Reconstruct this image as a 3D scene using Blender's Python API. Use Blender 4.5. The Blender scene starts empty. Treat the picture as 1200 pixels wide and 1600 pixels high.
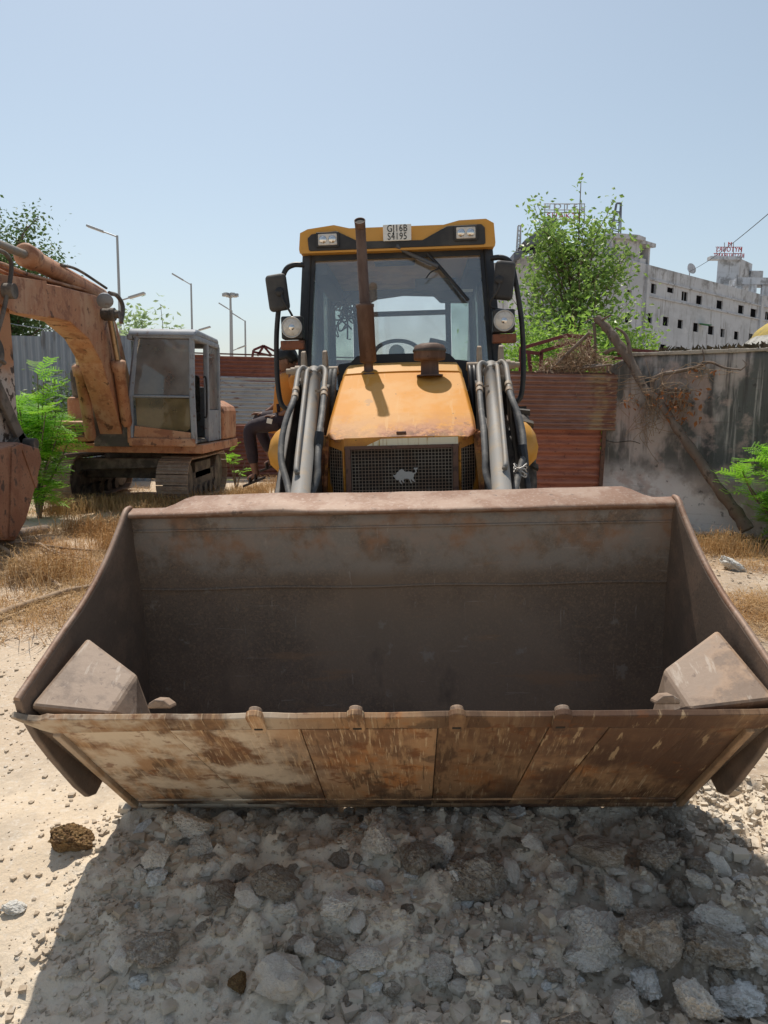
import bpy, bmesh, math, random
import numpy as np
from mathutils import Vector, Matrix, Quaternion
random.seed(7)
RNG = np.random.default_rng(7)
S = bpy.context.scene
R_ = math.radians
# ------------------------------------------------------------------ camera
CAMZ, FPX = 1.5, 1150.0
PITCH, ROLL = R_(7.9), R_(0.8)
c_f = Vector((0, math.cos(PITCH), -math.sin(PITCH)))
_u0 = Vector((0, math.sin(PITCH), math.cos(PITCH))); _r0 = Vector((1, 0, 0))
c_r = _r0 * math.cos(ROLL) + _u0 * math.sin(ROLL)
c_u = _u0 * math.cos(ROLL) - _r0 * math.sin(ROLL)
cam = bpy.data.cameras.new('camera'); camo = bpy.data.objects.new('camera', cam)
S.collection.objects.link(camo); S.camera = camo
cam.sensor_fit = 'VERTICAL'; cam.sensor_height = 36.0; cam.lens = 36.0 * FPX / 1600.0
cam.clip_end = 6000; cam.clip_start = 0.05
_m = Matrix((c_r, c_u, -c_f)).transposed().to_4x4(); _m.translation = (0, 0, CAMZ); camo.matrix_world = _m
# ------------------------------------------------------------------ light
SUN = Vector((-0.14, 0.47, 1.0)).normalized()
sun = bpy.data.lights.new('sun', 'SUN'); sun.energy = 3.1; sun.angle = R_(0.6); sun.color = (1.0, 0.93, 0.83)
suno = bpy.data.objects.new('sun', sun); S.collection.objects.link(suno)
suno.rotation_euler = SUN.to_track_quat('Z', 'Y').to_euler(); suno.location = (-3, 8, 20)
w = bpy.data.worlds.new('World'); S.world = w; w.use_nodes = True
nt = w.node_tree; nt.nodes.clear()
sky = nt.nodes.new('ShaderNodeTexSky'); sky.sky_type = 'NISHITA'; sky.sun_disc = False
sky.sun_elevation = math.asin(SUN.z); sky.sun_rotation = math.atan2(SUN.x, SUN.y)
sky.air_density = 1.15; sky.dust_density = 1.3; sky.ozone_density = 2.0; sky.altitude = 0
bg = nt.nodes.new('ShaderNodeBackground'); bg.inputs[1].default_value = 0.085
wo = nt.nodes.new('ShaderNodeOutputWorld')
hs = nt.nodes.new('ShaderNodeHueSaturation'); hs.inputs['Saturation'].default_value = 0.70; hs.inputs['Hue'].default_value = 0.487   # hazy air
nt.links.new(sky.outputs[0], hs.inputs['Color']); nt.links.new(hs.outputs[0], bg.inputs[0]); nt.links.new(bg.outputs[0], wo.inputs[0])
S.view_settings.view_transform = 'Standard'; S.view_settings.look = 'None'
S.view_settings.gamma = 1.0; S.view_settings.use_curve_mapping = False
S.view_settings.exposure = 0.52
S.render.engine = 'CYCLES'
S.cycles.max_bounces = 8; S.cycles.transparent_max_bounces = 16; S.cycles.use_denoising = True
S.cycles.caustics_reflective = False; S.cycles.caustics_refractive = False

def ray(px, py): return c_f + c_r * ((px - 600) / FPX) - c_u * ((py - 800) / FPX)
def at(px, py, Y):
    d = ray(px, py); return Vector((0, 0, CAMZ)) + d * (Y / d.y)

# ------------------------------------------------------------------ mesh helper
class MB:
    def __init__(s): s.v = []; s.f = []; s.sm = []
    def add(s, vs, fs, smooth=False):
        o = len(s.v); s.v += [tuple(p) for p in vs]; s.f += [tuple(i + o for i in f) for f in fs]; s.sm += [smooth] * len(fs); return s
    def box(s, c, d, rot=None):
        x, y, z = d[0] / 2, d[1] / 2, d[2] / 2
        P = [Vector(p) for p in ((-x,-y,-z),(x,-y,-z),(x,y,-z),(-x,y,-z),(-x,-y,z),(x,-y,z),(x,y,z),(-x,y,z))]
        if rot is not None: P = [rot @ p for p in P]
        return s.add([p + Vector(c) for p in P], [(0,3,2,1),(4,5,6,7),(0,1,5,4),(1,2,6,5),(2,3,7,6),(3,0,4,7)])
    def beam(s, a, b, w, h, up=(0, 0, 1)):
        a, b = Vector(a), Vector(b); d = (b - a); L = d.length; d.normalize(); u = Vector(up)
        x = d.cross(u)
        if x.length < 1e-4: x = Vector((1, 0, 0))
        x.normalize(); u = x.cross(d)
        return s.box((a + b) / 2, (w, L, h), Matrix((x, d, u)).transposed())
    def prism(s, poly, axis, a, b, smooth=False):
        # poly: 2-D points in the two remaining axes (x: y,z / y: x,z / z: x,y), from a to b along axis
        def m(p, t): return (t, p[0], p[1]) if axis == 'x' else ((p[0], t, p[1]) if axis == 'y' else (p[0], p[1], t))
        n = len(poly); vs = [m(p, a) for p in poly] + [m(p, b) for p in poly]
        fs = [tuple(range(n)), tuple(range(2 * n - 1, n - 1, -1))] + [(i, i + n, (i + 1) % n + n, (i + 1) % n) for i in range(n)]
        return s.add(vs, fs, smooth)
    def tube(s, pts, r, n=10, cap=True, smooth=True):
        pts = [Vector(p) for p in pts]; m = len(pts)
        rs = r if isinstance(r, (list, tuple)) else [r] * m
        vs = []; prev = None
        for i, p in enumerate(pts):
            d = (pts[min(i + 1, m - 1)] - pts[max(i - 1, 0)])
            if d.length < 1e-9: d = Vector((0, 0, 1))
            d.normalize()
            if prev is None:
                a = d.cross(Vector((0, 0, 1)))
                if a.length < 1e-3: a = d.cross(Vector((1, 0, 0)))
            else: a = prev - d * prev.dot(d)
            a.normalize(); prev = a; b = d.cross(a)
            for k in range(n):
                t = 2 * math.pi * k / n; vs.append(p + (a * math.cos(t) + b * math.sin(t)) * rs[i])
        fs = []
        for i in range(m - 1):
            for k in range(n):
                fs.append((i*n+k, i*n+(k+1) % n, (i+1)*n+(k+1) % n, (i+1)*n+k))
        s.add(vs, fs, smooth)
        if cap: s.add(vs[:n], [tuple(range(n - 1, -1, -1))]); s.add(vs[-n:], [tuple(range(n))])
        return s
    def lathe(s, prof, base, axis=(0, 0, 1), n=24, smooth=True):
        # prof: (r, h) along the axis from base
        ax = Vector(axis).normalized(); a = ax.cross(Vector((0, 0, 1)))
        if a.length < 1e-3: a = ax.cross(Vector((1, 0, 0)))
        a.normalize(); b = ax.cross(a); base = Vector(base); vs = []
        for r, h in prof:
            for k in range(n):
                t = 2 * math.pi * k / n; vs.append(base + ax * h + (a * math.cos(t) + b * math.sin(t)) * r)
        fs = []
        for i in range(len(prof) - 1):
            for k in range(n): fs.append((i*n+k, i*n+(k+1) % n, (i+1)*n+(k+1) % n, (i+1)*n+k))
        s.add(vs, fs, smooth)
        s.add(vs[:n], [tuple(range(n - 1, -1, -1))]); s.add(vs[-n:], [tuple(range(n))])
        return s
    def quad(s, a, b, c, d): return s.add([a, b, c, d], [(0, 1, 2, 3)])
    def mesh(s, name):
        me = bpy.data.meshes.new(name); me.from_pydata(s.v, [], s.f); me.update()
        me.polygons.foreach_set('use_smooth', s.sm)
        return me

def bez(pts, n=8):
    # Catmull-Rom through the points
    P = [Vector(p) for p in pts]; P = [P[0] * 2 - P[1]] + P + [P[-1] * 2 - P[-2]]; out = []
    for i in range(1, len(P) - 2):
        for k in range(n):
            t = k / n; a, b, c, d = P[i-1], P[i], P[i+1], P[i+2]
            out.append(0.5 * ((2*b) + (c-a)*t + (2*a-5*b+4*c-d)*t*t + (3*b-a-3*c+d)*t**3))
    out.append(P[-2]); return out

def link(name, me, mat, parent=None, bevel=0.0, seg=2, fix=True):
    o = bpy.data.objects.new(name, me); S.collection.objects.link(o)
    if mat is not None:
        me.materials.clear(); me.materials.append(mat)
    if parent is not None: o.parent = parent
    if fix and len(me.polygons) < 60000:
        bm = bmesh.new(); bm.from_mesh(me); bmesh.ops.recalc_face_normals(bm, faces=bm.faces); bm.to_mesh(me); bm.free()
    if bevel:
        b = o.modifiers.new('bevel', 'BEVEL'); b.width = bevel; b.segments = seg; b.limit_method = 'ANGLE'; b.angle_limit = R_(40)
        b.harden_normals = False
    return o
def ob(name, mb, mat, parent=None, bevel=0.0, seg=2, fix=True): return link(name, mb.mesh(name), mat, parent, bevel, seg, fix)
def tag(o, label, cat=None, group=None, kind=None):
    if label: o['label'] = label
    if cat: o['category'] = cat
    if group: o['group'] = group
    if kind: o['kind'] = kind
    return o
def thing(name, label, cat, loc=(0, 0, 0), rot=(0, 0, 0), group=None):
    o = bpy.data.objects.new(name, None); S.collection.objects.link(o); o.location = loc; o.rotation_euler = rot
    o.empty_display_size = 0.2
    return tag(o, label, cat, group)
def dup(o, parent=None):
    c = o.copy(); S.collection.objects.link(c)
    if parent is not None: c.parent = parent
    for ch in o.children: dup(ch, c)
    return c

# ------------------------------------------------------------------ noise in numpy
def _h(ix, iy, seed):
    n = (ix.astype(np.int64) * 374761393 + iy.astype(np.int64) * 668265263 + seed * 974634777) & 0x7fffffff
    n = ((n ^ (n >> 13)) * 1274126177) & 0x7fffffff
    n = n ^ (n >> 16)
    return (n & 0xffff) / 65535.0
def vnoise(x, y, seed=0):
    ix, iy = np.floor(x), np.floor(y); fx, fy = x - ix, y - iy
    fx = fx*fx*fx*(fx*(fx*6-15)+10); fy = fy*fy*fy*(fy*(fy*6-15)+10)
    a, b = _h(ix, iy, seed), _h(ix+1, iy, seed); c, d = _h(ix, iy+1, seed), _h(ix+1, iy+1, seed)
    return (a*(1-fx)+b*fx)*(1-fy)+(c*(1-fx)+d*fx)*fy
def fbm(x, y, o=4, seed=0):
    s = 0; a = 0.5
    for i in range(o):
        s = s + a * (vnoise(x, y, seed + i) - 0.5); x = x * 2.03 + 17.3; y = y * 2.03 + 9.1; a *= 0.5
    return s
def sst(a, b, x):
    t = np.clip((x - a) / (b - a), 0, 1); return t*t*(3-2*t)
def pilemask(x, y):
    return sst(-1.25, -0.85, x + 0.35*fbm(x*2, y*2, 3, 5)) * sst(3.35, 2.75, y) * sst(2.6, 1.9, x)
def ground(x, y):
    x = np.asarray(x, float); y = np.asarray(y, float)
    near = sst(7.5, 2.6, y)
    h = -0.10 * near + 0.03 * near * np.clip(x, -2, 2) * sst(4.2, 2.8, y)
    h = h - 0.15 * sst(2.7, 1.7, y)
    far = sst(60, 20, np.hypot(x, y))
    h = h + far * (0.10 * fbm(x*0.35, y*0.35, 3, 1) + 0.05 * fbm(x*1.7, y*1.7, 3, 2) + 0.022 * fbm(x*7, y*7, 3, 3))
    h = h + 0.16 * np.exp(-((x + 3.9)**2 + (y - 7.2)**2) / 0.9)
    p = pilemask(x, y)
    rid = 0.5 - np.abs(fbm(x*4.2, y*4.2, 4, 11)) * 2.2
    sm = 0.35 + 0.65 * sst(-0.75, -0.1, x + 0.9 * (y - 2.1) * sst(2.4, 1.6, y) * 0 + 0.9 * sst(2.0, 2.6, y))
    h = h + p * sm * (0.13 * (rid - 0.25) + 0.10 * fbm(x*9, y*9, 3, 12) + 0.075 * fbm(x*22, y*22, 3, 13) - 0.035 * np.abs(fbm(x*15, y*15, 3, 14)) * 2)
    h = h + p * 0.05 * sst(0.0, 1.3, x) * sst(2.9, 2.2, y)
    return h
_GX, _GY = np.arange(-6, 6.01, .02), np.arange(0.5, 16.01, .02)
_GG = ground(*np.meshgrid(_GX, _GY))
def gz(x, y):
    i, j = (x + 6) / .02, (y - .5) / .02
    if 0 <= i < len(_GX) - 1 and 0 <= j < len(_GY) - 1:
        a, b = int(i), int(j); u, v = i - a, j - b
        return float((_GG[b, a]*(1-u) + _GG[b, a+1]*u)*(1-v) + (_GG[b+1, a]*(1-u) + _GG[b+1, a+1]*u)*v)
    return float(ground(np.array([x]), np.array([y]))[0])
def f1(x, y, o=3, seed=0): return float(fbm(np.float64(x), np.float64(y), o, seed))

# ------------------------------------------------------------------ materials
def material(name, base, layers=(), rough=0.7, metal=0.0, bump=(), rnd=False, trans=0.0, spec=0.4, tone=0.0, emit=None):
    """layers: (scale, lo, hi, colour, factor[, (axis, a, b, noise_amp)[, detail]]): colour mixed in where noise lies above lo..hi"""
    m = bpy.data.materials.new(name); m.use_nodes = True; n = m.node_tree; n.nodes.clear(); N = n.nodes.new; L = n.links.new
    out = N('ShaderNodeOutputMaterial'); p = N('ShaderNodeBsdfPrincipled')
    p.inputs['Roughness'].default_value = rough; p.inputs['Metallic'].default_value = metal
    p.inputs['Specular IOR Level'].default_value = spec
    tc = N('ShaderNodeTexCoord'); co = tc.outputs['Object']
    info = None
    if rnd or tone:
        info = N('ShaderNodeObjectInfo')
        if rnd:
            mu = N('ShaderNodeMath'); mu.operation = 'MULTIPLY'; mu.inputs[1].default_value = 37.0; L(info.outputs['Random'], mu.inputs[0])
            va = N('ShaderNodeVectorMath'); va.operation = 'ADD'; L(co, va.inputs[0]); L(mu.outputs[0], va.inputs[1]); co = va.outputs[0]
    rgb = N('ShaderNodeRGB'); rgb.outputs[0].default_value = (*base, 1); cur = rgb.outputs[0]
    def noise(scale, detail=4):
        t = N('ShaderNodeTexNoise'); t.inputs['Detail'].default_value = detail; t.inputs['Roughness'].default_value = 0.62
        if isinstance(scale, (tuple, list)):
            mp = N('ShaderNodeMapping'); mp.inputs['Scale'].default_value = scale; L(co, mp.inputs[0]); L(mp.outputs[0], t.inputs['Vector']); t.inputs['Scale'].default_value = 1
        else:
            L(co, t.inputs['Vector']); t.inputs['Scale'].default_value = scale
        return t.outputs['Fac']
    def mrange(v, a, b):
        r = N('ShaderNodeMapRange'); r.interpolation_type = 'SMOOTHSTEP'; L(v, r.inputs[0]); r.inputs[1].default_value = a; r.inputs[2].default_value = b
        return r.outputs[0]
    def math_(op, a, b):
        q = N('ShaderNodeMath'); q.operation = op
        for i, v in enumerate((a, b)):
            if isinstance(v, (int, float)): q.inputs[i].default_value = v
            else: L(v, q.inputs[i])
        return q.outputs[0]
    for ly in layers:
        sc, lo, hi, col, fac = ly[:5]; det = ly[6] if len(ly) > 6 else 5
        if lo < hi: f = mrange(noise(sc, det), lo, hi)
        else: f = math_('SUBTRACT', 1.0, mrange(noise(sc, det), hi, lo))
        f = math_('MULTIPLY', f, fac)
        if len(ly) > 5 and ly[5]:
            ax, a, b, amp = ly[5]
            sp = N('ShaderNodeSeparateXYZ'); L(tc.outputs['Object'], sp.inputs[0])
            v = sp.outputs['xyz'.index(ax)]
            if amp:
                v = math_('ADD', v, math_('MULTIPLY', math_('SUBTRACT', noise(5 if amp < 0.5 else 1.5), 0.5), amp))
            g = mrange(v, a, b) if a < b else math_('SUBTRACT', 1.0, mrange(v, b, a))
            f = math_('MULTIPLY', f, g)
        mx = N('ShaderNodeMix'); mx.data_type = 'RGBA'; L(f, mx.inputs[0]); L(cur, mx.inputs[6]); mx.inputs[7].default_value = (*col, 1); cur = mx.outputs[2]
    if tone:
        hs = N('ShaderNodeHueSaturation'); L(cur, hs.inputs['Color'])
        L(math_('ADD', 1 - tone / 2, math_('MULTIPLY', info.outputs['Random'], tone)), hs.inputs['Value']); cur = hs.outputs[0]
    L(cur, p.inputs['Base Color'])
    nrm = None
    for sc, st, dist in bump:
        b = N('ShaderNodeBump'); b.inputs['Strength'].default_value = st; b.inputs['Distance'].default_value = dist
        L(noise(sc, 5), b.inputs['Height'])
        if nrm: L(nrm, b.inputs['Normal'])
        nrm = b.outputs[0]
    if nrm: L(nrm, p.inputs['Normal'])
    if trans:
        tr = N('ShaderNodeBsdfTranslucent'); L(cur, tr.inputs[0]); ms = N('ShaderNodeMixShader'); ms.inputs[0].default_value = trans
        L(p.outputs[0], ms.inputs[1]); L(tr.outputs[0], ms.inputs[2]); L(ms.outputs[0], out.inputs[0])
    else: L(p.outputs[0], out.inputs[0])
    return m
def glass_mat(name, tint, gloss=0.10, dust=0.06, dustcol=(0.45, 0.42, 0.38), dscale=4.0):
    m = bpy.data.materials.new(name); m.use_nodes = True; n = m.node_tree; n.nodes.clear(); N = n.nodes.new; L = n.links.new
    out = N('ShaderNodeOutputMaterial'); tr = N('ShaderNodeBsdfTransparent'); tr.inputs[0].default_value = (*tint, 1)
    gl = N('ShaderNodeBsdfGlossy'); gl.inputs['Roughness'].default_value = 0.03
    lw = N('ShaderNodeLayerWeight'); lw.inputs[0].default_value = 0.25
    ma = N('ShaderNodeMath'); ma.operation = 'MULTIPLY_ADD'; L(lw.outputs['Fresnel'], ma.inputs[0]); ma.inputs[1].default_value = 0.8; ma.inputs[2].default_value = gloss * 0.3
    m1 = N('ShaderNodeMixShader'); L(ma.outputs[0], m1.inputs[0]); L(tr.outputs[0], m1.inputs[1]); L(gl.outputs[0], m1.inputs[2])
    df = N('ShaderNodeBsdfDiffuse'); df.inputs[0].default_value = (*dustcol, 1)
    tc = N('ShaderNodeTexCoord'); t = N('ShaderNodeTexNoise'); t.inputs['Scale'].default_value = dscale; t.inputs['Detail'].default_value = 6; L(tc.outputs['Object'], t.inputs[0])
    r = N('ShaderNodeMapRange'); L(t.outputs[0], r.inputs[0]); r.inputs[1].default_value = 0.3; r.inputs[2].default_value = 0.75; r.inputs[3].default_value = dust * 0.4; r.inputs[4].default_value = dust * 1.7
    m2 = N('ShaderNodeMixShader'); L(r.outputs[0], m2.inputs[0]); L(m1.outputs[0], m2.inputs[1]); L(df.outputs[0], m2.inputs[2]); L(m2.outputs[0], out.inputs[0])
    return m

RUST, DRUST = (0.16, 0.055, 0.022), (0.055, 0.025, 0.015)
M = {}
M['bucket_in'] = material('dark worn steel', (0.150, 0.113, 0.086), [
    (3.0, 0.42, 0.62, (0.185, 0.143, 0.112), 0.7), (90, 0.50, 0.60, (0.27, 0.185, 0.125), 0.55), (150, 0.52, 0.62, (0.10, 0.078, 0.062), 0.6), ((3.5, 2, 1.4), 0.54, 0.66, (0.12, 0.093, 0.074), 0.6), (0.9, 0.50, 0.62, (0.25, 0.185, 0.135), 0.6), ((7, 1, 7), 0.62, 0.68, (0.30, 0.27, 0.235), 0.5), ((1.2, 1, 9), 0.60, 0.66, (0.28, 0.17, 0.10), 0.45),
    (6.0, 0.40, 0.62, (0.27, 0.15, 0.088), 0.9, ('z', 0.86, 0.97, 0.06)), (9, 0.35, 0.6, (0.27, 0.25, 0.225), 0.6, ('z', 0.80, 0.87, 0.03)),
    ((60, 60, 2.5), 0.64, 0.70, (0.36, 0.32, 0.28), 0.4), ((5, 5, 60), 0.66, 0.71, (0.34, 0.30, 0.26), 0.35), ((2.2, 1, 1.2), 0.64, 0.72, (0.06, 0.052, 0.047), 0.5)], rough=0.68, metal=0.05, spec=0.3, bump=[(90, 0.25, 0.004), (12, 0.15, 0.01)])
M['bucket_rim'] = material('pinkish rusty bare steel', (0.29, 0.195, 0.140), [(5, 0.42, 0.58, (0.20, 0.105, 0.062), 0.9), (60, 0.5, 0.7, (0.36, 0.28, 0.23), 0.5), (25, 0.62, 0.7, (0.06, 0.04, 0.03), 0.6)], rough=0.6, metal=0.15, bump=[(60, 0.3, 0.003)])  # pinkish tan, paler than the steel inside the bucket
M['wedge'] = material('sunlit toned corner plate', (0.30, 0.215, 0.155), [(3, 0.45, 0.60, (0.40, 0.25, 0.15), 0.8), (6, 0.50, 0.62, (0.17, 0.12, 0.088), 0.8), (25, 0.58, 0.66, (0.12, 0.08, 0.06), 0.6), ((40, 9, 9), 0.58, 0.68, (0.52, 0.44, 0.36), 0.5)], rough=0.6, bump=[(40, 0.3, 0.004)])  # same steel as the side plates, base lightened for the sun falling on it
M['bucket_side'] = material('scuffed shade toned side plate', (0.155, 0.115, 0.088), [(6, 0.45, 0.65, (0.24, 0.165, 0.12), 0.7), (80, 0.5, 0.7, (0.11, 0.08, 0.065), 0.6), (30, 0.6, 0.72, (0.28, 0.20, 0.15), 0.5)], rough=0.6, metal=0.2, bump=[(70, 0.3, 0.003)])  # scuffed side steel, base darkened to carry the shade on the outer flaps
M['bucket_out'] = material('mud streaked plate with heel shade', (0.42, 0.25, 0.135), [
    (3.5, 0.54, 0.62, (0.48, 0.20, 0.065), 0.7), ((9, 3, 3), 0.52, 0.62, (0.10, 0.06, 0.038), 0.75),
    (2.2, 0.46, 0.60, (0.15, 0.080, 0.048), 0.75), ((55, 7, 7), 0.50, 0.66, (0.46, 0.29, 0.155), 0.75), ((130, 8, 8), 0.57, 0.66, (0.66, 0.50, 0.32), 0.7),
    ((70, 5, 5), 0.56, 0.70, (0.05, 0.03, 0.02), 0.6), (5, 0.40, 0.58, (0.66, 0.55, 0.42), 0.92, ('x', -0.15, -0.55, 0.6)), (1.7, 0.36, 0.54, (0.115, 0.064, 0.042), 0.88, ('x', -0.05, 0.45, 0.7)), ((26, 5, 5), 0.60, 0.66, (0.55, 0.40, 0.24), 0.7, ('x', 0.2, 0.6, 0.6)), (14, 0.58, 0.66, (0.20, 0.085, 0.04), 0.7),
    ((3, 6, 6), 0.50, 0.62, (0.09, 0.065, 0.05), 0.8, ('z', 0.12, 0.0, 0.08)), (3.1, 0.60, 0.66, (0.07, 0.05, 0.04), 0.55)], rough=0.7, metal=0.1, spec=0.25, rnd=True, tone=0.45, bump=[((60, 8, 8), 0.3, 0.004), (18, 0.3, 0.006)])  # low dark band is the shade at the heel, put into the colour
M['lip'] = material('worn cutting edge', (0.37, 0.24, 0.14), [((50, 8, 8), 0.5, 0.66, (0.52, 0.37, 0.23), 0.7), (5, 0.46, 0.6, (0.22, 0.125, 0.07), 0.7), (5, 0.40, 0.58, (0.56, 0.46, 0.35), 0.6, ('x', -0.2, -0.7, 0.5)), (26, 0.6, 0.7, (0.06, 0.035, 0.02), 0.7)], rough=0.65, metal=0.15, bump=[(40, 0.4, 0.004)])
M['yellow'] = material('dusty yellow paint', (0.60, 0.285, 0.035), [(3, 0.4, 0.65, (0.56, 0.30, 0.07), 0.6), (22, 0.62, 0.72, (0.45, 0.23, 0.06), 0.5)], rough=0.42, spec=0.5, bump=[(120, 0.05, 0.001)])
M['hood'] = material('faded yellow hood paint', (0.64, 0.265, 0.030), [
    (2.5, 0.4, 0.65, (0.64, 0.29, 0.055), 0.7), (12, 0.34, 0.56, (0.46, 0.21, 0.11), 0.92, ('z', 1.50, 1.38, 0.12)), (40, 0.42, 0.58, (0.26, 0.095, 0.05), 0.85, ('z', 1.44, 1.362, 0.09)), (16, 0.44, 0.60, (0.09, 0.034, 0.022), 0.9, ('z', 1.395, 1.355, 0.06)), (4.2, 0.655, 0.665, (0.30, 0.17, 0.10), 0.95), ((30, 3, 3), 0.60, 0.68, (0.68, 0.40, 0.16), 0.5), (2.0, 0.50, 0.62, (0.66, 0.36, 0.13), 0.6),
    (11, 0.665, 0.70, (0.22, 0.11, 0.06), 0.9), (60, 0.66, 0.72, (0.30, 0.14, 0.06), 0.6)], rough=0.62, spec=0.2, bump=[(6, 0.12, 0.01)])
M['nose'] = material('rusting orange nose', (0.70, 0.31, 0.045), [(7, 0.44, 0.62, (0.52, 0.20, 0.045), 0.8), (9, 0.46, 0.58, (0.13, 0.045, 0.02), 0.9, ('z', 1.20, 1.02, 0.25)), (30, 0.6, 0.7, (0.09, 0.03, 0.015), 0.7)], rough=0.55)
M['sticker'] = material('cream sticker strip', (0.85, 0.74, 0.52), [((45, 10, 3), 0.52, 0.66, (0.50, 0.29, 0.06), 0.9), (14, 0.6, 0.66, (0.52, 0.5, 0.45), 0.8)], rough=0.5)
M['black'] = material('black painted metal', (0.016, 0.016, 0.018), [(6, 0.45, 0.7, (0.055, 0.050, 0.045), 0.6)], rough=0.45)
M['plastic'] = material('dusty black plastic', (0.028, 0.028, 0.030), [(5, 0.4, 0.7, (0.075, 0.070, 0.064), 0.7)], rough=0.6)
M['dirty_black'] = material('greasy dark steel', (0.035, 0.030, 0.027), [(9, 0.45, 0.65, (0.10, 0.082, 0.066), 0.7), (3, 0.55, 0.7, (0.13, 0.06, 0.03), 0.6)], rough=0.6, metal=0.1)
M['ram'] = material('dusty grey steel', (0.21, 0.20, 0.185), [((14, 14, 3), 0.45, 0.65, (0.27, 0.215, 0.155), 0.8), (20, 0.55, 0.68, (0.20, 0.18, 0.16), 0.7), (70, 0.62, 0.7, (0.36, 0.33, 0.30), 0.4)], rough=0.6, metal=0.0, bump=[(50, 0.2, 0.002)])
M['ear'] = material('tan dusty casting', (0.34, 0.27, 0.20), [(15, 0.45, 0.65, (0.22, 0.15, 0.10), 0.8), (40, 0.6, 0.7, (0.5, 0.44, 0.37), 0.5)], rough=0.65, bump=[(50, 0.3, 0.003)])
M['chrome'] = material('oily chrome rod', (0.42, 0.34, 0.24), [(20, 0.5, 0.65, (0.25, 0.17, 0.10), 0.7)], rough=0.28, metal=0.85)
M['hose'] = material('grey rubber hose', (0.085, 0.085, 0.085), [(18, 0.45, 0.65, (0.20, 0.185, 0.165), 0.7)], rough=0.65)
M['exhaust'] = material('burnt brown exhaust', (0.095, 0.055, 0.040), [((10, 10, 3), 0.45, 0.65, (0.16, 0.105, 0.080), 0.8), (45, 0.6, 0.7, (0.05, 0.03, 0.025), 0.7)], rough=0.7, metal=0.2, bump=[(60, 0.3, 0.002)])
M['mesh'] = material('dull wire mesh', (0.30, 0.245, 0.19), [(6, 0.45, 0.6, (0.22, 0.13, 0.08), 0.7)], rough=0.7)
M['rustbar'] = material('rusted flat bar', (0.16, 0.085, 0.058), [(20, 0.5, 0.65, (0.05, 0.03, 0.025), 0.8), (9, 0.6, 0.7, (0.19, 0.09, 0.05), 0.6)], rough=0.75)
M['core'] = material('dark radiator core', (0.030, 0.024, 0.019), rough=0.8)
M['alloy'] = material('cut alloy plate', (0.46, 0.45, 0.43), [(25, 0.5, 0.7, (0.38, 0.33, 0.28), 0.6)], rough=0.45, metal=0.4)
M['plate'] = material('white number plate', (0.72, 0.71, 0.67), [(30, 0.6, 0.7, (0.5, 0.46, 0.4), 0.6)], rough=0.4)
M['ink'] = material('black lettering paint', (0.012, 0.012, 0.012), rough=0.5)
M['amber'] = material('rusty amber box', (0.20, 0.066, 0.028), [(20, 0.5, 0.65, (0.10, 0.04, 0.025), 0.7)], rough=0.55)
M['lens'] = material('clouded lamp lens', (0.62, 0.58, 0.52), [(30, 0.45, 0.65, (0.42, 0.38, 0.33), 0.7)], rough=0.12, spec=0.8, bump=[((90, 2, 90), 0.4, 0.003)])
M['reflector'] = material('lamp reflector', (0.75, 0.74, 0.72), rough=0.15, metal=0.9)
M['liner'] = material('orange tan headliner', (0.85, 0.52, 0.24), [(3, 0.45, 0.6, (0.42, 0.25, 0.13), 0.6)], rough=0.85)
M['interior'] = material('dark grey cab trim', (0.10, 0.105, 0.115), [(6, 0.45, 0.65, (0.10, 0.10, 0.10), 0.6)], rough=0.7)
M['hub'] = material('pale green grey hub', (0.42, 0.46, 0.40), rough=0.5)
M['wind'] = glass_mat('windscreen glass', (0.98, 0.99, 0.985), 0.4, 0.075, (0.62, 0.66, 0.68))
M['sideglass'] = glass_mat('green tinted glass', (0.86, 0.95, 0.91), 0.2, 0.2, (0.6, 0.66, 0.62))
M['exglass'] = glass_mat('dusty cab glass', (0.42, 0.43, 0.42), 0.3, 0.55, (0.30, 0.29, 0.28), 2.0)
M['exglass2'] = glass_mat('yellowed cab glass', (0.42, 0.36, 0.22), 0.2, 0.45, (0.30, 0.24, 0.13), 2.5)
M['rubber'] = material('dusty tyre rubber', (0.040, 0.039, 0.038), [(7, 0.4, 0.65, (0.15, 0.135, 0.115), 0.75)], rough=0.85)
M['rim'] = material('dirty wheel rim', (0.45, 0.42, 0.36), [(8, 0.45, 0.6, (0.2, 0.15, 0.1), 0.7)], rough=0.6)
M['exo'] = material('faded excavator orange', (0.42, 0.195, 0.10), [
    (1.6, 0.42, 0.60, (0.48, 0.29, 0.18), 0.85), (30, 0.55, 0.66, (0.50, 0.31, 0.19), 0.5), (5, 0.52, 0.62, (0.24, 0.095, 0.05), 0.75), ((12, 12, 2.5), 0.50, 0.66, (0.34, 0.14, 0.075), 0.6), (7, 0.60, 0.66, (0.10, 0.045, 0.028), 0.85), (28, 0.64, 0.70, (0.055, 0.03, 0.022), 0.8)], rough=0.65, bump=[(14, 0.15, 0.006)])
M['exstick'] = material('peeling stick paint', (0.44, 0.21, 0.10), [
    (3, 0.3, 0.5, (0.50, 0.46, 0.42), 0.9, ('z', 1.95, 1.72, 0.25)), (9, 0.52, 0.57, (0.05, 0.03, 0.022), 0.95, ('z', 2.15, 1.95, 0.3)), (25, 0.62, 0.68, (0.10, 0.04, 0.025), 0.8)], rough=0.65)
M['exbucket'] = material('rusty digging bucket', (0.24, 0.115, 0.070), [(4, 0.42, 0.6, (0.33, 0.18, 0.115), 0.8), (8, 0.55, 0.66, (0.045, 0.035, 0.034), 0.85), (40, 0.55, 0.7, (0.07, 0.035, 0.022), 0.7)], rough=0.72, bump=[(30, 0.3, 0.005)])
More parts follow.
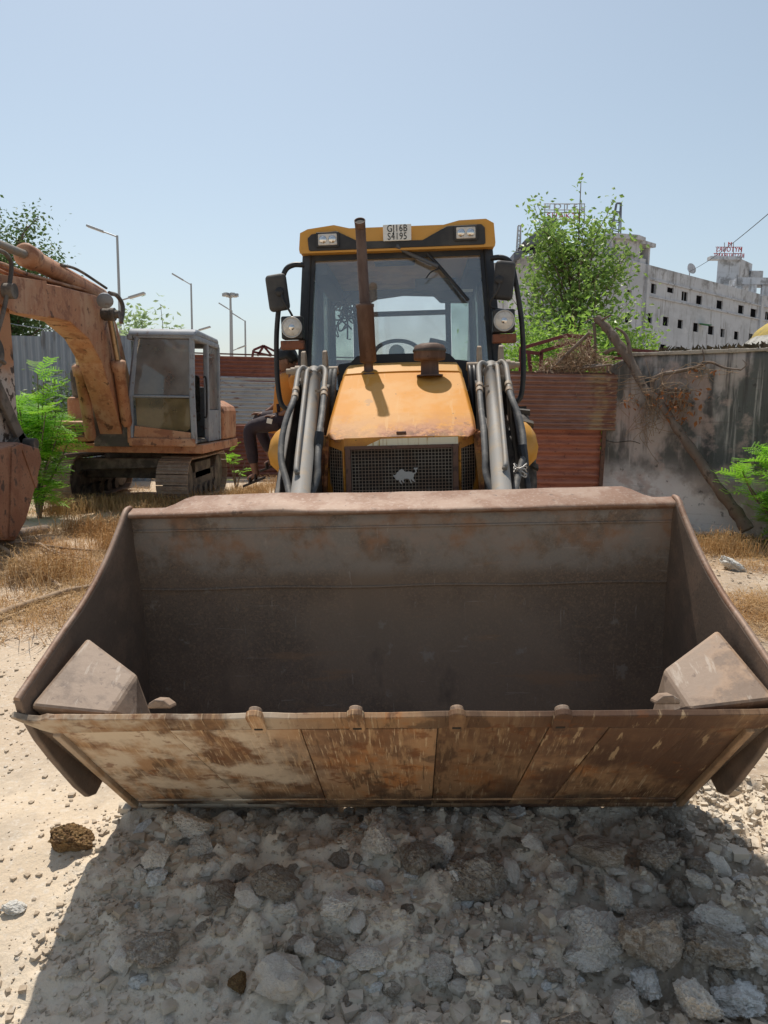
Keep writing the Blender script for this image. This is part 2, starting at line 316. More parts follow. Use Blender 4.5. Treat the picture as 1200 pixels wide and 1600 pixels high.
M['exgrey'] = material('weathered blue grey cab paint', (0.25, 0.275, 0.31), [(4, 0.45, 0.62, (0.34, 0.355, 0.37), 0.7), (9, 0.58, 0.66, (0.17, 0.10, 0.07), 0.7), ((20, 20, 4), 0.58, 0.7, (0.12, 0.11, 0.10), 0.7)], rough=0.55)
M['exdark'] = material('oily undercarriage steel', (0.075, 0.066, 0.058), [(5, 0.42, 0.60, (0.20, 0.17, 0.14), 0.8), (3, 0.6, 0.7, (0.14, 0.08, 0.05), 0.5)], rough=0.75)
M['shoe'] = material('dry muddy track steel', (0.27, 0.205, 0.16), [(12, 0.45, 0.62, (0.36, 0.29, 0.23), 0.8), (40, 0.58, 0.7, (0.08, 0.05, 0.04), 0.7)], rough=0.8, rnd=True, tone=0.3, bump=[(40, 0.3, 0.004)])
# ================================================================== GROUND
def warp(n, a, b, c, fine, far):
    # coordinates dense in a..b, growing outward to c on both sides
    core = np.arange(a, b + 1e-6, fine); out = []; st = fine; x = core[-1]
    while x < far: st *= 1.024 if x < 13 else 1.2; x += st; out.append(x)
    neg = []; st = fine; x = core[0]
    while x > c: st *= (1.024 if x > -7 else 1.2) if c < -890 and a < 0 else 1.3; x -= st; neg.append(x)
    return np.array(neg[::-1] + list(core) + out)
gx = warp(0, -1.9, 2.3, -900, 0.016, 900); gy = warp(0, 1.2, 3.5, -900, 0.014, 2500)
XX, YY = np.meshgrid(gx, gy); ZZ = ground(XX, YY)
vv = np.stack([XX.ravel(), YY.ravel(), ZZ.ravel()], 1); nx, ny = len(gx), len(gy)
ii = (np.arange(ny - 1)[:, None] * nx + np.arange(nx - 1)[None, :]).ravel()
ff = np.stack([ii, ii + 1, ii + 1 + nx, ii + nx], 1)
gm = bpy.data.meshes.new('ground')
gm.vertices.add(len(vv)); gm.vertices.foreach_set('co', vv.ravel()); gm.loops.add(ff.size); gm.polygons.add(len(ff))
gm.loops.foreach_set('vertex_index', ff.ravel()); gm.polygons.foreach_set('loop_start', np.arange(0, ff.size, 4)); gm.update(calc_edges=True)
gm.polygons.foreach_set('use_smooth', np.ones(len(ff), bool))
M['ground'] = material('dusty earth', (0.56, 0.455, 0.335), [
    (0.8, 0.42, 0.62, (0.62, 0.51, 0.38), 0.8), (2.6, 0.47, 0.62, (0.47, 0.39, 0.30), 0.7), (0.9, 0.40, 0.58, (0.50, 0.33, 0.17), 0.7, ('y', 4.6, 6.2, 1.6)),
    (5, 0.5, 0.66, (0.25, 0.165, 0.095), 0.55, ('y', 4.4, 6.0, 1.6)),
    (1.3, 0.20, 0.40, (0.70, 0.60, 0.465), 0.94, ('x', -1.25, -0.85, 0.5)), (1.6, 0.40, 0.30, (0.50, 0.41, 0.31), 1.0, ('y', 3.1, 3.6, 0.3)),
    (1.0, 0.1, 0.2, (0.52, 0.415, 0.305), 0.95, ('y', 3.0, 3.5, 0.3)), (0.7, 0.46, 0.60, (0.50, 0.33, 0.17), 0.6, ('y', 5.5, 7.5, 1.6)),
    (2.0, 0.36, 0.56, (0.30, 0.235, 0.175), 0.75, ('x', 0.45, 1.0, 0.7)), (2.4, 0.48, 0.60, (0.42, 0.325, 0.235), 0.8, ('x', -0.6, 0.5, 0.9)),
    (40, 0.5, 0.68, (0.66, 0.60, 0.52), 0.5), (90, 0.55, 0.7, (0.36, 0.30, 0.24), 0.5), (14, 0.58, 0.68, (0.42, 0.345, 0.265), 0.5)],
    rough=0.95, spec=0.15, bump=[(55, 0.55, 0.012), (170, 0.4, 0.004)])
go = link('ground', gm, M['ground'], fix=False); go['kind'] = 'structure'

# ================================================================== BACKHOE LOADER
BH = thing('backhoe_loader', 'yellow backhoe loader facing us with its big rusty front bucket lowered', 'loader', (0.066, 2.15, 0.0), (0, R_(-2.3), R_(-2.3)))
def px_local(px, py, yl):
    mi = BH.matrix_basis.inverted(); o = mi @ Vector((0, 0, CAMZ)); d = mi.to_3x3() @ ray(px, py)
    return o + d * ((yl - o.y) / d.y)

# ---- bucket
def hw(y): return 1.105 + 0.05 * max(0.0, 1 - y / 0.75)
prof = [(0.055, 0.535), (0.20, 0.388), (0.36, 0.226), (0.50, 0.085), (0.575, 0.012), (0.62, -0.028), (0.665, -0.045), (0.72, -0.03), (0.775, 0.02), (0.82, 0.10), (0.855, 0.22), (0.875, 0.36), (0.885, 0.50), (0.878, 0.64), (0.865, 0.765),
        (0.862, 0.775), (0.855, 0.83), (0.842, 0.90), (0.828, 0.97), (0.822, 1.035), (0.806, 1.085)]
def offset(poly, d):
    out = []
    for i, p in enumerate(poly):
        a = Vector(poly[max(i - 1, 0)]); b = Vector(poly[min(i + 1, len(poly) - 1)]); t = (b - a).normalized()
        out.append((p[0] + t.y * d * -1 * -1, p[1] - t.x * d))
    return out
outer = offset(prof, 0.022)
bk = MB(); NXB = 48
def dent(x, y, z): return 0.006 * float(fbm(np.array([x*2.1 + 3]), np.array([z*3.0 + y*2]), 3, 31)[0])
for P, flip in ((prof, 0), (outer, 1)):
    vs = []; 
    for (y, z) in P:
        for k in range(NXB + 1):
            x = -1 + 2 * k / NXB; xx = x * hw(y); dd = dent(xx, y, z); vs.append((xx, y + dd, z + dd * 0.5))
    fs = [(i*(NXB+1)+k, i*(NXB+1)+k+1, (i+1)*(NXB+1)+k+1, (i+1)*(NXB+1)+k) for i in range(len(P) - 1) for k in range(NXB)]
    bk.add(vs, fs, True)
n_ = (NXB + 1) * len(prof); edge = []
for k in range(NXB):
    bk.f.append((k, k + 1, n_ + k + 1, n_ + k)); bk.sm.append(False)
    e = (len(prof) - 1) * (NXB + 1); bk.f.append((e + k, e + k + 1, n_ + e + k + 1, n_ + e + k)); bk.sm.append(False)
BU = ob('bucket', bk, M['bucket_in'], BH, fix=False)
# weld line across the back plate
wl = MB(); wl.tube([(x, 0.862, 0.772 + 0.003 * math.sin(x * 9)) for x in np.linspace(-1.1, 1.1, 30)], 0.006, 6)
wl.tube([(x, 0.822, 1.030) for x in np.linspace(-1.1, 1.1, 24)], 0.006, 6); ob('weld_bead', wl, M['bucket_in'], BU)
# side plates
rimc = [(0.84, 1.125), (0.79, 1.118), (0.72, 1.06), (0.62, 0.975), (0.50, 0.892), (0.37, 0.822), (0.25, 0.772), (0.12, 0.712), (0.02, 0.668), (-0.03, 0.645)]
low = [(-0.02, 0.60), (0.05, 0.475), (0.12, 0.375), (0.25, 0.205), (0.315, 0.135), (0.36, 0.12), (0.42, 0.145), (0.47, 0.135), (0.60, -0.015), (0.665, -0.045), (0.74, -0.01), (0.82, 0.10), (0.87, 0.25), (0.90, 0.45), (0.89, 0.70), (0.86, 0.92)]
for s in (-1, 1):
    b = MB(); poly = rimc + low; n = len(poly)
    vs = [(s * (hw(y) - 0.004), y, z) for y, z in poly] + [(s * (hw(y) + 0.022), y, z) for y, z in poly]
    b.add(vs, [tuple(range(n)), tuple(range(2*n - 1, n - 1, -1))] + [(i, i + n, (i+1) % n + n, (i+1) % n) for i in range(n)])
    ob('side_plate', b, M['bucket_side'], BU, 0.006)
    rr = MB(); rr.tube(bez([(s * (hw(y) + 0.009), y, z) for y, z in rimc], 4), 0.0115, 8); ob('rim_bar', rr, M['bucket_rim'], BU)
# spill guard along the top: front edge hooks down, plate slopes up backwards, ends lower
sp = MB(); xs = np.linspace(-1.13, 1.13, 70); rows = []
for x in xs:
    a = abs(x + (-0.03 if x < 0 else -0.03)); t = float(sst(1.0, 0.90, np.array([a]))) ; wob = 0.022 * f1(x * 2.2, 2.2, 4, 41)
    zt = 1.126 + 0.036 * t + wob; yt = 0.845 + 0.10 * t
    rows.append([(x, 0.806, 1.084), (x, 0.782 + wob, 1.092 + wob), (x, 0.778 + wob, 1.102 + wob), (x, 0.79, 1.112 + wob), (x, yt, zt), (x, yt + 0.01, zt - 0.02), (x, 0.84, 1.09), (x, 0.83, 1.06)])
m_ = len(rows[0]); vs = [p for r in rows for p in r]
sp.add(vs, [(i*m_+k, i*m_+(k+1) % m_, (i+1)*m_+(k+1) % m_, (i+1)*m_+k) for i in range(len(xs) - 1) for k in range(m_)], True)
sp.add(rows[0], [tuple(range(m_))]); sp.add(rows[-1], [tuple(range(m_ - 1, -1, -1))])
ob('spill_guard', sp, M['bucket_rim'], BU, 0.004)
# cutting edge and floor wear plates, laid out in the floor's own plane: s = distance down the slope from the lip
FU = Vector((0, 0.6, -0.62)).normalized(); FN = Vector((0, -FU.z, FU.y)) * -1.0   # outward normal
if FN.y > 0: FN = -FN
def fl(x, s, o): return Vector((x, 0.0, 0.602)) + FU * s + FN * o
def plate(poly, o0, o1, wav=0.0):
    b = MB(); n = len(poly)
    b.add([fl(x, s, o0) for x, s in poly] + [fl(x, s, o1) for x, s in poly],
          [tuple(range(n)), tuple(range(2*n - 1, n - 1, -1))] + [(i, i + n, (i+1) % n + n, (i+1) % n) for i in range(n)]); return b
xs = np.linspace(-1.06, 1.06, 60)
top = [(x, 0.024 * f1(x * 5.0, 0.5, 4, 51) - 0.004) for x in xs]
ce = [(-1.185, -0.022), (-1.175, -0.03), (-1.15, -0.005), (-1.11, 0.004), (-1.08, -0.012)] + top + [(1.10, -0.006), (1.185, -0.012), (1.19, 0.03), (1.165, 0.075), (1.12, 0.105), (0.6, 0.083), (0, 0.080), (-0.6, 0.083), (-1.10, 0.105), (-1.13, 0.075), (-1.155, 0.035)]
ob('cutting_edge', plate(ce, 0.018, 0.0385), M['bucket_out'], BU, 0.003)
cuts = [(-1.085, 0.100, -1.055, 0.860), (-0.72, 0.095, -0.62, 0.862), (-0.30, 0.092, -0.30, 0.866), (0.13, 0.092, 0.115, 0.866), (0.475, 0.092, 0.415, 0.866), (0.66, 0.092, 0.57, 0.866), (0.92, 0.095, 0.80, 0.862), (1.085, 0.100, 1.055, 0.858)]
for i in range(len(cuts) - 1):
    a, b_ = cuts[i], cuts[i + 1]; g = 0.0018
    j = 0.006 * ((i * 7) % 3)
    pl = plate([(a[0] + g, a[1]), (b_[0] - g, b_[1]), (b_[0] + (b_[2]-b_[0]) * 0.93 - g, 0.80), (b_[2] - g, b_[3]), (a[2] + g, a[3]), (a[0] + (a[2]-a[0]) * 0.93 + g, 0.80)], 0.012, 0.034 + j * 0.3)
    ob('wear_plate', pl, M['bucket_out'], BU, 0.002)
hb = MB(); hb.tube([fl(x, 0.880, 0.012) for x in (-1.05, -0.4, 0.3, 1.05)], 0.030, 8); ob('heel_bar', hb, M['bucket_out'], BU)
sl = MB(); sl.tube([fl(x, 0.795 + 0.004 * math.sin(x * 6), 0.036) for x in np.linspace(-1.04, 1.04, 24)], 0.005, 5); ob('weld_bead', sl, M['bucket_out'], BU)
# inner side of the recess between the floor and the side plates
for s in (-1, 1):
    b = plate([(s * 1.075, 0.105), (s * 1.10, 0.10), (s * 1.085, 0.855), (s * 1.06, 0.86)], -0.02, 0.050); ob('edge_strip', b, M['lip'], BU, 0.004)
# tooth adapters on the lip
def adapter(x, tilt, hgt, lw):
    pol = [(lw*math.cos(t), 0.0 + lw * math.sin(t)) for t in np.linspace(0, math.pi, 9)]
    P = [(x + p[0], -hgt + lw - p[1]) for p in pol] + [(x - lw * 0.9, 0.06), (x - lw*0.6, 0.085), (x + lw*0.6, 0.085), (x + lw * 0.9, 0.06)]
    b = plate(P, 0.030, 0.050); TA = ob('tooth_adapter', b, M['bucket_out'], BU, 0.003); b = plate([(x - lw*.5, .045), (x + lw*.5, .045), (x + lw*.5, .056), (x - lw*.5, .056)], .048, .0515); ob('slot_shade', b, M['core'], TA)  # small dark plate drawn for the shade of a recessed slot
    c = plate([(x + (p - x) * .78, q * .9 + .004) for p, q in P[:9]] + [(x + lw * .6, .03), (x - lw * .6, .03)][::-1], 0.014, 0.030); ob('tooth_shank', c, M['wedge'], TA, 0.003)
for x, h_, lw in ((-0.425, .054, .026), (-0.118, .056, .027), (0.187, .053, .026), (0.502, .046, .028)): adapter(x, 0, h_, lw)
for x, sg in ((-0.735, 1), (0.825, -1)):
    c = MB(); c.prism([(-.038, 0), (-.034, .016), (-.012, .030), (.016, .028), (.036, .012), (.040, 0)], 'y', 0, .06); c.v = [(v[0]*(1 if sg > 0 else -1) + x, v[1] + .0, v[2] + .600 - v[1]*.25) for v in c.v]
    ob('broken_tooth', c, M['wedge'], BU, .006)
# inner corner wedges
for s in (-1, 1):
    A = Vector((s*1.150, 0.005, 0.612)); B = Vector((s*1.085, 0.30, 0.745)); D = Vector((s*0.905, 0.03, 0.572)); n_ = (B-A).cross(D-A); c1 = px_local(214, 1052, 0.3); o_ = BH.matrix_basis.inverted() @ Vector((0, 0, CAMZ));
    AL, BL, DL = (Vector((-abs(q.x), q.y, q.z)) for q in (A, B, D)); nL = (BL-AL).cross(DL-AL); C = o_ + (c1-o_)*((AL-o_).dot(nL)/(c1-o_).dot(nL)); C = Vector((s*abs(C.x), C.y, C.z))
    bm = bmesh.new()
    for p in (A, B, C, D, (s*0.85, 0.36, 0.26), (s*0.85, 0.10, 0.515), (s*1.10, 0.36, 0.26), (s*1.12, 0.06, 0.545)): bm.verts.new(p)
    r = bmesh.ops.convex_hull(bm, input=bm.verts); me = bpy.data.meshes.new('corner_wedge'); bm.to_mesh(me); bm.free()
    link('corner_wedge', me, M['wedge'], BU, 0.014)
# brackets on the back of the bucket
for s in (-1, 1):
    for dx in (-0.10, 0.10):
        b = MB(); b.prism([(0.90, 0.20), (0.905, 0.60), (0.88, 0.95), (1.05, 0.98), (1.10, 0.75), (1.08, 0.30), (0.95, 0.16)], 'x', s*0.55 + dx - 0.012, s*0.55 + dx + 0.012); ob('mounting_lug', b, M['dirty_black'], BU, 0.004)

# ---- loader arms with tilt rams
def hosepipe(pts, r, mat, parent, name, n=8, k=6):
    h = MB(); h.tube(bez(pts, k), r, n); return ob(name, h, mat, parent)
for s in (-1, 1):
    cx = s * 0.575
    arm = MB()
    for dx, t in ((-0.10, .03), (0.10, .03)):
        xo = cx + dx
        arm.prism([(0.93, 0.25), (1.05, 0.18), (1.5, 0.62), (2.95, 1.50), (2.98, 1.70), (2.86, 1.74), (2.55, 1.66), (1.7, 1.02), (1.0, 0.42)], 'x', xo - t/2, xo + t/2)
    arm.beam((cx, 1.3, 0.50), (cx, 2.6, 1.42), 0.18, 0.10)
    ar = ob('loader_arm', arm, M['dirty_black'], BH, 0.006)
    for dx in (-0.070, 0.070):
        e = MB(); pol = [(2.66, 1.60), (2.72, 1.63), (2.80, 1.72), (2.83, 1.80), (2.815, 1.87), (2.775, 1.905), (2.735, 1.895), (2.72, 1.86), (2.70, 1.80), (2.66, 1.70)]
        e.prism(pol, 'x', cx + dx - 0.014, cx + dx + 0.014); ob('yoke_ear', e, M['ear'], ar, 0.006)
    p = MB(); p.lathe([(0.026, -0.155), (0.026, 0.155)], (cx, 2.735, 1.772), (1, 0, 0), 16); p.lathe([(0.036, 0.095), (0.036, 0.125)], (cx, 2.735, 1.772), (s, 0, 0), 16)
    p.lathe([(0.018, 0.155), (0.018, 0.185)], (cx, 2.735, 1.772), (s, 0, 0), 8); ob('pivot_pin', p, M['ear'], ar)
    a = Vector((cx, 2.735, 1.772)); b = Vector((s * 0.487, 1.30, 1.02)); d = (b - a).normalized()
    ram = MB(); ram.lathe([(0.030, 0.0), (0.047, 0.02), (0.047, 0.05), (0.040, 0.075), (0.054, 0.095), (0.054, 0.11), (0.048, 0.115), (0.049, (b-a).length - 0.12), (0.056, (b-a).length - 0.115), (0.056, (b-a).length - 0.06), (0.045, (b-a).length - 0.05)], a, d, 22)
    rm = ob('tilt_ram', ram, M['ram'], ar)
    rod = MB(); rod.lathe([(0.03, (b-a).length - 0.06), (0.03, (b-a).length + 0.32)], a, d, 14); ob('ram_rod', rod, M['chrome'], rm)
    def on(t, dx, dn): # along the ram, sideways, above its top line
        up = Vector((0, -d.z, d.y)); up = up if up.z > 0 else -up
        return a + d * t + Vector((s * dx, 0, 0)) + up * dn
    # steel pipes down both flanks of the ram, the outer one long
    hosepipe([on(.12, .03, .055), on(.11, .06, .075), on(.16, .085, .07), on(.30, .088, .07), on(.52, .088, .066)], 0.016, M['ram'], rm, 'hydraulic_pipe')
    hosepipe([on(.12, -.03, .055), on(.11, -.06, .072), on(.16, -.084, .066), on(.34, -.084, .064), on(.50, -.086, .06)], 0.016, M['ram'], rm, 'hydraulic_pipe')
    hosepipe([on(.13, .012, .058), on(.17, .028, .078), on(.30, .030, .078), on(.8, .026, .078), on(1.28, .022, .074), on(1.35, .015, .06)], 0.014, M['ram'], rm, 'hydraulic_pipe')
    for dx, t in ((.086, .42), (-.085, .42), (.086, .50), (-.086, .48)):
        cl = MB(); cl.lathe([(.022, -.018), (.022, .018)], on(t, dx, .066 if dx > 0 else .062), d, 8); ob('pipe_fitting', cl, M['ear'], rm)
    cl = MB(); cl.beam(on(.30, .03, .066), on(.30, .095, .066), .02, .012); ob('pipe_clip', cl, M['ear'], rm); cl = MB(); cl.beam(on(.42, -.03, .06), on(.42, -.095, .06), .02, .012); ob('pipe_clip', cl, M['ear'], rm)
    # outer hose: leaves the pipe, loops out wide and dives down behind the bucket
    hosepipe([on(.52, .088, .066), on(.62, .10, .06), on(.72, .125, .03), on(.86, .145, -.02), on(1.02, .14, -.07), on(1.18, .10, -.11), on(1.34, .07, -.13)], 0.0185, M['hose'], ar, 'hydraulic_hose')
    hosepipe([on(.50, -.086, .06), on(.7, -.082, .045), on(.9, -.074, .03), on(1.1, -.07, -.01), on(1.22, -.066, -.06), on(1.36, -.02, -.12)], 0.018, M['hose'], ar, 'hydraulic_hose')
    sl_ = MB(); q = on(1.02, .14, -.07) if s > 0 else on(.98, -.072, .02); sl_.lathe([(.026, -.06), (.028, -.02), (.024, .05), (.02, .07)], q, (s*.1, -.25, -.9), 8, False); ob('tape_wrap', sl_, M['black'], ar)
    if s > 0:
        tw = MB(); q = on(1.12, .118, -.09)
        for k in range(5):
            pts = [q + Vector((.034 * math.cos(t + k), .034 * math.sin(t + k), .012 * k - .03 + .012 * math.sin(2*t + k))) for t in np.linspace(0, 6.3, 14)]
            tw.tube(pts, .0035, 4)
        ob('wire_tie', tw, M['alloy'], ar)
    # lift ram under the arm
    lr = MB(); lr.beam((cx, 2.7, .62), (cx, 1.7, .72), .09, .09); ob('lift_ram', lr, M['dirty_black'], ar)
    # pair of hoses inside the yoke
    for k in range(2):
        x0 = s * (0.465 - 0.028 * k)
        hosepipe([(x0, 2.86, 1.76), (x0, 2.70, 1.76), (x0 + s*.004, 2.6, 1.62), (x0 + s*.012, 2.55, 1.45), (x0 + s*.02, 2.5, 1.2), (x0, 2.5, .9)], 0.017, M['hose'] if s < 0 else M['black'], BH, 'hydraulic_hose')

# ---- chassis, engine block, axle and wheels
ch = MB()
for s in (-1, 1): ch.prism([(1.75, .55), (5.7, .55), (5.7, .85), (2.95, .85), (2.95, 1.62), (2.7, 1.62), (2.55, .95), (1.75, .85)], 'x', s*.40 - .03, s*.40 + .03)
ch.box((0, 3.6, .75), (.74, 3.4, .30)); ch.box((0, 2.5, 1.0), (.70, 1.0, .55)); ch.box((0, 1.85, .72), (.8, .12, .28)); ch.box((0, 2.5, .45), (1.3, .18, .16))
ch.box((0, 5.0, .75), (1.5, .25, .25))
ob('chassis', ch, M['black'], BH, 0.01)
def wheel(c, R, wd, rimr, lugs, side):
    t = MB(); h = wd / 2
    t.lathe([(rimr, -h*.86), (R*.80, -h), (R*.94, -h*.95), (R*.985, -h*.7), (R, 0), (R*.985, h*.7), (R*.94, h*.95), (R*.80, h), (rimr, h*.86)], c, (1, 0, 0), 48)
    for k in range(lugs):
        for sd in (-1, 1):
            th = 2*math.pi*(k + (.5 if sd > 0 else 0))/lugs
            q = Matrix.Rotation(th, 3, 'X'); pts = []
            for (xx, dth) in ((.02, .0), (.98, .16)):
                for (rr, w_) in ((R*.97, .075), (R*1.035, .055)):
                    for e in (-1, 1):
                        an = th + dth + e*w_*.5*.75/R; pts.append((c[0] + sd*h*xx, c[1] + rr*math.cos(an), c[2] + rr*math.sin(an)))
            t.add(pts, [(0, 1, 3, 2), (4, 6, 7, 5), (2, 3, 7, 6), (0, 4, 5, 1), (0, 2, 6, 4), (1, 5, 7, 3)])
    w_ = MB(); w_.lathe([(rimr*1.04, -h*.8), (rimr*.95, -h*.4), (rimr*.55, -h*.2), (rimr*.5, h*.2), (rimr*.95, h*.4), (rimr*1.04, h*.8)], c, (1, 0, 0), 32)
    o = ob('wheel', w_, M['rim'], BH); ob('tyre', t, M['rubber'], o)
for s in (-1, 1):
    wheel((s*.93, 5.05, .745), .74, .44, .36, 20, s); wheel((s*.80, 2.55, .43), .43, .30, .22, 16, s)
for s in (-1, 1):
    f = MB(); outl = [(4.22, .98), (4.20, 1.24), (4.30, 1.37), (4.55, 1.40), (5.55, 1.40), (5.80, 1.28), (5.86, 1.0)]
    # curved fender: profile across x, swept along the arch
    def cs(y, z, k):
        fx = [(s*.74, 0), (s*1.00, 0), (s*1.11, -.035), (s*1.155, -.10), (s*1.15, -.16)]
        return [(x, y, z + dz) for x, dz in fx]
    rows = [cs(y, z, k) for k, (y, z) in enumerate(outl)]
    rows[0] = [(s*.74, 4.22, .96), (s*1.0, 4.22, .96), (s*1.08, 4.22, .99), (s*1.15, 4.22, 1.06), (s*1.155, 4.22, 1.10)]
    rows[1] = [(s*.74, 4.20, 1.24), (s*1.0, 4.20, 1.24), (s*1.11, 4.20, 1.22), (s*1.165, 4.20, 1.16), (s*1.16, 4.22, 1.11)]
    vs = [p for r in rows for p in r]; m_ = 5
    f.add(vs, [(i*m_+k, i*m_+k+1, (i+1)*m_+k+1, (i+1)*m_+k) for i in range(len(rows)-1) for k in range(m_-1)], True)
    f.v = [(v[0] - .04, v[1], v[2]) for v in f.v]
    o = ob('fender', f, M['yellow'], BH, fix=True); so = o.modifiers.new('thick', 'SOLIDIFY'); so.thickness = .03; so.offset = -1
    for k_ in range(1):
        st = MB(); st.box((s*.85, 4.0, .62), (.28, .45, .03)); st.box((s*.85, 4.0, .40), (.28, .45, .03)); ob('step', st, M['black'], BH, .006)

# ---- hood
def hood_sec(y, zt, wt, ch_, wb, zb):
    return [(-wb, y, zb), (-wt - ch_*.75, y, zt - ch_*1.3), (-wt, y, zt - .004), (-wt*.5, y, zt + .004), (0, y, zt + .006), (wt*.5, y, zt + .004), (wt, y, zt - .004), (wt + ch_*.75, y, zt - ch_*1.3), (wb, y, zb)]
hd = MB(); secs = [hood_sec(2.70, 1.735, .375, .030, .43, 1.10), hood_sec(2.45, 1.625, .385, .030, .44, 1.05), hood_sec(2.15, 1.478, .400, .028, .452, 1.0), hood_sec(2.0, 1.392, .405, .022, .46, .98), hood_sec(1.93, 1.352, .375, .005, .46, .98)]
for a_ in (-1, 1):
    q = secs[-1]; i = 1 if a_ < 0 else 7; q[i] = (a_ * .425, 2.02, 1.368); j = 0 if a_ < 0 else 8; q[j] = (a_*.462, 2.06, .98)
m_ = 9; vs = [p for r in secs for p in r]
hd.add(vs, [(i*m_+k, i*m_+k+1, (i+1)*m_+k+1, (i+1)*m_+k) for i in range(len(secs)-1) for k in range(m_-1)], False)
o = ob('hood', hd, M['hood'], BH, .008); so = o.modifiers.new('thick', 'SOLIDIFY'); so.thickness = .02; so.offset = -1
HOOD = o
rp = MB(); vs = [p for y, z in ((2.715, 1.748), (2.86, 1.800), (3.02, 1.822)) for p in hood_sec(y, z, .37, .03, .43, 1.2)]
rp.add(vs, [(i*m_+k, i*m_+k+1, (i+1)*m_+k+1, (i+1)*m_+k) for i in range(2) for k in range(m_-1)]); o = ob('rear_cover', rp, M['yellow'], BH, .008); so = o.modifiers.new('thick', 'SOLIDIFY'); so.thickness = .02; so.offset = -1
la = MB(); la.box((.0, 1.965, 1.378), (.055, .035, .014)); ob('hood_latch', la, M['rustbar'], HOOD, .004)
# nose: corner posts, header, sticker, grille in three facets
NP = [(-.455, 2.08), (-.315, 1.925), (.315, 1.925), (.455, 2.08)]
ns = MB()
for s in (-1, 1):
    # orange corner frames with a cut-out for the side mesh
    u0, u1 = Vector((s*.315, 1.925)), Vector((s*.455, 2.08))
    P = lambda t, z, o=0: (u0.x + (u1.x-u0.x)*t, u0.y + (u1.y-u0.y)*t - o, z)
    frame = [(0.0, 1.35), (1.0, 1.372), (1.0, .80), (0.0, .80)]; hole = [(0.06, 1.285), (0.74, 1.315), (0.80, 1.20), (0.72, 1.10), (.45, .95), (0.06, .90)]
    ring = [frame[0], frame[1], (1.0, 1.20), (1.0, 1.08), frame[2], frame[3]]
    vs = [P(t, z) for t, z in ring] + [P(t, z) for t, z in hole] + [P(t, z, -.03) for t, z in hole]
    ns.add(vs, [(i, (i+1) % 6, 6+(i+1) % 6, 6+i) for i in range(6)] + [(6+i, 6+(i+1) % 6, 12+(i+1) % 6, 12+i) for i in range(6)])
ns.box((0, 1.932, 1.3285), (.63, .012, .045)); o = ob('nose_panel', ns, M['nose'], BH); so = o.modifiers.new('thick', 'SOLIDIFY'); so.thickness = .012; so.offset = 0
st = MB(); st.prism([(-.17, 1.307), (-.20, 1.3075), (-.11, 1.347), (.312, 1.349), (.312, 1.3095)], 'y', 1.921, 1.9235); ob('sticker_strip', st, M['sticker'], o)
GR = MB(); GR.box((0, 1.918, 1.300), (.63, .014, .020)); GR.box((0, 1.918, .82), (.63, .014, .03))
gr = ob('grille', GR, M['rustbar'], BH, .002)
for s in (-1, 1):
    b = MB(); b.box((s*.297, 1.914, 1.06), (.030, .012, .48)); ob('grille_bar', b, M['rustbar'], gr, .002)
wm = MB(); pitch = .0185
for k in range(-15, 16): wm.box((k*pitch, 1.926, 1.06), (.0032, .0032, .46))
for k in range(25): wm.box((0, 1.9295, .84 + k*pitch), (.56, .0032, .0032))
for s in (-1, 1):
    u0, u1 = Vector((s*.320, 1.935)), Vector((s*.44, 2.068))
    for k in range(9):
        q = u0.lerp(u1, k/8.0); t = k/8; zlo = .86 + (.26*max(0, t-.3)); wm.box((q.x, q.y, (zlo+1.315)/2), (.0032, .0032, 1.315-zlo))
    for k in range(25):
        z = .84 + k*pitch; a_, b_ = u0, u1; wm.beam((a_.x, a_.y+.004, z), (b_.x, b_.y+.004, z), .0032, .0032)
ob('wire_mesh', wm, M['mesh'], gr, fix=False)
co_ = MB(); co_.prism([(-.44, 2.12), (-.30, 1.985), (.30, 1.985), (.44, 2.12), (.44, 2.2), (-.44, 2.2)], 'z', .80, 1.34); ob('radiator_core', co_, M['core'], BH)
# cut-out emblem of a boar on the mesh
EM = [(507,455),(521,462),(530,456),(536,440),(545,437),(556,424),(572,417),(583,421),(592,433),(601,438),(622,436),(645,438),(655,446),(661,447),(672,442),(674,432),(668,421),(661,415),(664,408),(676,411),(689,407),(691,415),(680,424),(683,438),(676,450),(664,455),(662,470),(656,484),(663,498),(670,512),(664,514),(654,506),(644,494),(637,490),(640,505),(647,520),(640,525),(634,512),(624,490),(606,488),(590,490),(584,503),(592,514),(585,519),(575,504),(568,497),(563,508),(574,524),(567,528),(556,514),(551,500),(543,494),(538,500),(528,492),(520,478),(511,468)]
em = MB(); em.prism([((x-598)*.00075 + .018, 1.141 - (y-466)*.00075) for x, y in EM], 'y', 1.911, 1.917); ob('boar_emblem', em, M['alloy'], gr)
